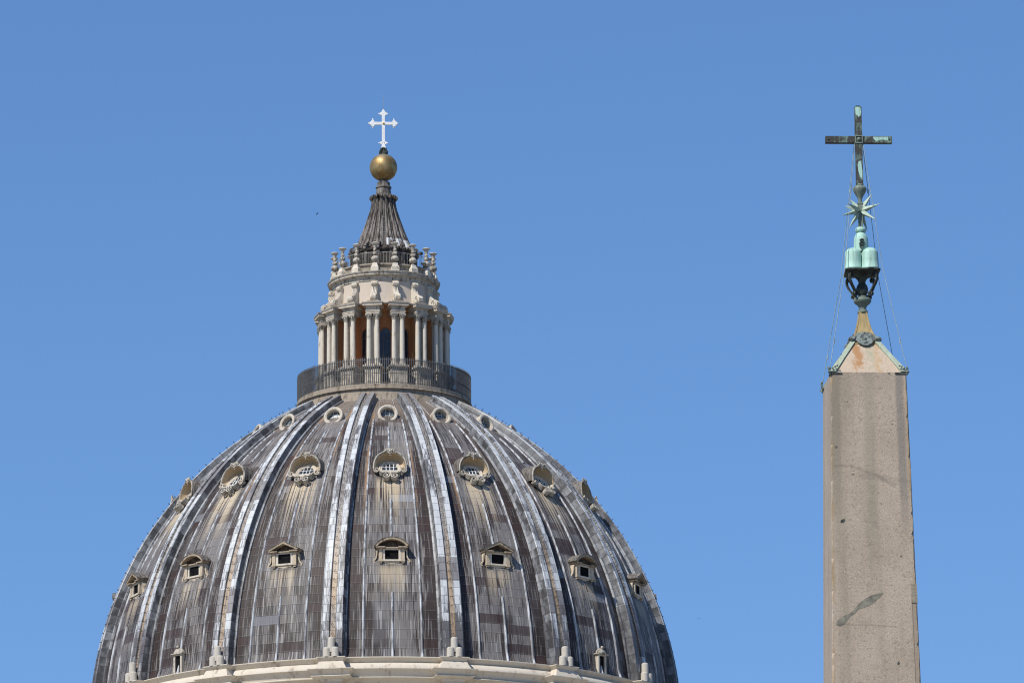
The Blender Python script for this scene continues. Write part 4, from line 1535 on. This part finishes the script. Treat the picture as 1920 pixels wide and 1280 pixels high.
for sx in (-1, 1):
    for sy in (-1, 1):
        ca_, sa_ = cos(radians(-5.5)), sin(radians(-5.5))
        mount(0.205 * (sx * ca_ - sy * sa_), 0.205 * (sx * sa_ + sy * ca_), 36.484, 37.02, 0.208, 0.19)
tall = mount(0, 0, 36.6, 37.48, 0.205, 0.17)
m = MB()
f = lambda a, b, k: (a, -0.198 - k + 0.02 * abs(a), b)
m.ribbon([(0.0, 37.00), (-0.05, 37.06), (-0.055, 37.14), (-0.02, 37.18), (0.02, 37.18), (0.055, 37.14), (0.05, 37.06), (0.0, 37.00)], 0.016, 0.05, f)
m.ribbon([(-0.03, 37.12), (0.0, 37.08), (0.03, 37.12)], 0.014, 0.05, f)
m.ribbon([(-0.05, 37.21), (-0.02, 37.235), (0.02, 37.235), (0.05, 37.21)], 0.02, 0.06, f)
m.ribbon([(-0.045, 36.93), (0.0, 36.96), (0.045, 36.93)], 0.018, 0.05, f)
m.build('crest_relief', COPPERD, tall)
MB().lathe([(0.06, 37.44), (0.11, 37.455), (0.132, 37.49), (0.132, 37.53), (0.11, 37.565), (0.06, 37.58)], 28).build('ring', COPPER, OB)
m = MB()
m.grid([[(-w, -w, z), (w, -w, z), (w, w, z), (-w, w, z)] for w, z in ((0.055, 37.56), (0.050, 37.9), (0.050, 38.14), (0.06, 38.15), (0.06, 38.18), (0.04, 38.20))], close=True)
m.build('stem', COPPERG, OB, False)
# star of long pyramids
m = MB()
SC_ = Vector((0, 0, 37.985))
RY = 1.0
for dx, dz, dy, L in ((-17, 28, 0.5, 0.47), (21, 31, -0.05, 0.48), (-25, 16, 0.6, 0.47), (-25, 6, -0.75, 0.48), (32, 8, -0.5, 0.48), (-33, -11, -0.3, 0.48), (26, -21, -0.5, 0.48),
                      (-22, -34, -0.15, 0.50), (14, -34, 0.35, 0.48), (20, 6, 0.9, 0.46)):
    q = Vector((dx, 0, dz)).normalized()
    d = (q * sqrt(max(0.05, 1 - dy * dy)) + Vector((0, dy, 0))).normalized()
    a = d.cross(Vector((0, 0, 1))).normalized()
    b = d.cross(a)
    mid = SC_ + d * 0.13
    ring = [mid + (a * cos(k * pi / 2 + 0.4) + b * sin(k * pi / 2 + 0.4)) * 0.068 for k in range(4)]
    m.add([SC_ - d * 0.01] + ring + [SC_ + d * (L * 1.1 - 0.012) + a * 0.008, SC_ + d * L * 1.1], [(0, 2, 1), (0, 3, 2), (0, 4, 3), (0, 1, 4), (1, 2, 6), (2, 3, 6), (3, 4, 6), (4, 1, 6)])
m.build('star', copper_mat('pale_star_copper', (0.42, 0.53, 0.42), (0.17, 0.21, 0.165), 0.62, 6.0), OB, False)
MB().lathe([(0.045, 38.17), (0.055, 38.22), (0.045, 38.26), (0.07, 38.33), (0.125, 38.42), (0.165, 38.50), (0.165, 38.545), (0.13, 38.59), (0.085, 38.61), (0.095, 38.63), (0.085, 38.65)], 28).build('knop', COPPERG, OB)
m = MB()
m.box(-0.082, 0.082, -0.075, 0.075, 38.64, 40.57)
m.box(-0.80, -0.082, -0.073, 0.073, 39.665, 39.825)
m.box(0.082, 0.80, -0.073, 0.073, 39.665, 39.825)
xc = m.build('cross', COPPERX, OB, False)
m = MB()
m.box(-0.096, 0.096, -0.092, 0.092, 39.645, 39.672)
m.box(-0.096, 0.096, -0.092, 0.092, 39.818, 39.845)
for sx in (-1, 1):
    m.box(*sorted((sx * 0.07, sx * 0.096)), -0.092, 0.092, 39.672, 39.818)
m.sphere((0, -0.08, 39.745), 0.05, 10, 7)
m.build('boss', COPPERG, xc)
m = MB()
m.box(-0.05, -0.01, -0.04, 0.0, 40.57, 40.60)
m.box(0.01, 0.04, -0.02, 0.03, 40.57, 40.61)
for sx in (-1, 1):
    m.sphere((sx * 0.73, -0.075, 39.75), 0.022, 6, 5)
m.build('bolt', COPPERD, xc, False)
# pale worn patch on the foot of the cross
m = MB()
pts = [(-0.02, 39.20), (0.04, 39.21), (0.055, 39.05), (0.06, 38.86), (0.04, 38.76), (0.01, 38.82), (-0.03, 38.95), (-0.045, 39.1)]
m.poly_y(pts, -0.0775, -0.074)
pts = [(-0.07, 40.54), (0.05, 40.55), (0.07, 40.42), (0.05, 40.33), (0.0, 40.30), (-0.02, 40.34), (-0.06, 40.36)]
m.poly_y(pts, -0.0775, -0.074)
pts = [(0.34, 39.81), (0.70, 39.81), (0.70, 39.72), (0.55, 39.74), (0.42, 39.70), (0.36, 39.75)]
m.poly_y(pts, -0.0755, -0.072)
m.build('verdigris_patch', COPPER, xc, False)
# stay wires from the cross by the platform corners to the corners of the shaft
for sx, sy in ((-1, -1), (1, -1), (1, 1), (-1, 1)):
    p = [(sx * 0.10, sy * 0.05, 39.66), (sx * 0.45, sy * 0.45, 36.46), (sx * 0.92, sy * 0.92, 33.84)]
    m = MB().tube(p, 0.008, 5)
    k0 = Vector(p[0]).lerp(Vector(p[1]), 0.34)
    m.tube([tuple(k0), tuple(k0 + Vector((0, 0, -0.09)))], 0.018, 5)
    k0 = Vector(p[1]).lerp(Vector(p[2]), 0.70)
    m.tube([tuple(k0), tuple(k0 + Vector((0, 0, -0.09)))], 0.018, 5)
    m.build('stay_wire', WIRE, OB, False)


# mortar repairs on the front of the shaft
def on_front(pts, name, mat, proud=0.004):
    """outline of (x, z) laid on the leaning front face"""
    n_ = len(pts)
    vs = [(x, -hwz(z) - proud, z) for x, z in pts] + [(x, -hwz(z) + 0.03, z) for x, z in pts]
    MB().add(vs, [list(range(n_))[::-1]] + [[i, (i + 1) % n_, n_ + (i + 1) % n_, n_ + i] for i in range(n_)]).build(name, mat, OB, False)


def pxz(x, y):
    """front-face position measured in the photo (pixels) to metres on the face"""
    z = 26.3 + (1280 - y) * 7.48 / 582.0
    return (x - (1641.5 - (1280 - y) * 0.0190)) / 80.3, z


leaf = [(1655.5, 1110), (1648, 1118), (1640, 1126), (1628, 1134), (1616, 1138), (1607, 1141), (1603, 1147), (1597, 1151), (1590, 1156), (1586, 1163), (1581, 1169), (1573, 1172), (1566, 1169),
        (1567, 1163), (1573, 1157), (1580, 1153), (1589, 1149), (1598, 1144), (1604, 1136), (1609, 1129), (1620, 1121), (1634, 1114), (1646, 1111)]
on_front([pxz(*p) for p in leaf], 'mortar_patch', PATCH)
on_front([pxz(*p) for p in ((1575, 978), (1577, 974), (1583, 972), (1585, 975), (1582, 979), (1577, 980))], 'dark_chip', COPPERD, 0.004)
on_front([pxz(*p) for p in ((1680, 1242), (1681, 1238), (1684, 1237), (1685, 1241), (1683, 1243))], 'dark_chip', COPPERD, 0.004)
a_, b_ = pxz(1707.5, 1094)[0], hwz(28.5) + 0.006
z0_, z1_ = pxz(1707, 1129)[1], pxz(1707, 1094)[1]
m = MB()
m.add([(a_, -hwz(z0_) - 0.012, z0_), (hwz(z0_) + 0.01, -hwz(z0_) - 0.012, z0_), (hwz(z1_) + 0.01, -hwz(z1_) - 0.012, z1_), (a_, -hwz(z1_) - 0.012, z1_),
       (a_, -hwz(z0_) + 0.2, z0_), (hwz(z0_) + 0.01, -hwz(z0_) + 0.2, z0_), (hwz(z1_) + 0.01, -hwz(z1_) + 0.2, z1_), (a_, -hwz(z1_) + 0.2, z1_)],
      [(0, 1, 2, 3), (4, 7, 6, 5), (0, 4, 5, 1), (3, 2, 6, 7), (0, 3, 7, 4), (1, 5, 6, 2)])
m.build('repair_block', plain_mat('repair_stone', (0.27, 0.235, 0.175), 0.8, 0.0, 0.2, 0.3, 9.0), OB, False)


# ------------------------------------------------------------------ birds
def bird(loc, rz, bank, label):
    b = MB()
    body = [(-0.10, 0.004), (-0.07, 0.016), (-0.02, 0.024), (0.04, 0.022), (0.075, 0.016), (0.10, 0.004)]
    rows = [[(x, r_ * cos(2 * pi * k / 8), r_ * 0.9 * sin(2 * pi * k / 8)) for k in range(8)] for x, r_ in body]
    b.grid(rows, close=True)
    for sg in (-1, 1):
        tip = [(0.05, sg * 0.02, 0.012), (0.055, sg * 0.10, 0.035), (0.01, sg * 0.19, 0.045), (-0.05, sg * 0.25, 0.030), (-0.01, sg * 0.14, 0.034), (-0.02, sg * 0.02, 0.010)]
        lo = [(x, y, z - 0.006) for x, y, z in tip]
        n_ = 6
        b.add(tip + lo, [list(range(6)), list(range(6, 12))[::-1]] + [[i, (i + 1) % 6, 6 + (i + 1) % 6, 6 + i] for i in range(6)])
    b.add([(-0.09, -0.008, 0.0), (-0.09, 0.008, 0.0), (-0.16, 0.03, 0.004), (-0.135, 0.0, 0.004), (-0.16, -0.03, 0.004), (-0.12, 0.0, -0.004)], [(0, 1, 2, 3), (0, 3, 4), (0, 5, 1), (1, 5, 2), (0, 4, 5), (2, 5, 3), (3, 5, 4)])
    o = b.build('bird', FEATHER)
    o.location = loc
    o.rotation_euler = (bank, 0.0, rz)
    o.scale = (0.7, 0.7, 0.7)
    o['label'] = label
    o['category'] = 'bird'
    o['group'] = 'birds flying in the blue sky'


bird((-12.3, 348.0, 98.2), radians(205), radians(18), 'dark bird gliding in the blue sky left of the lantern spire')
bird((14.4, 436.0, 89.6), radians(80), radians(5), 'tiny dark bird low in the blue sky between the dome and the obelisk')
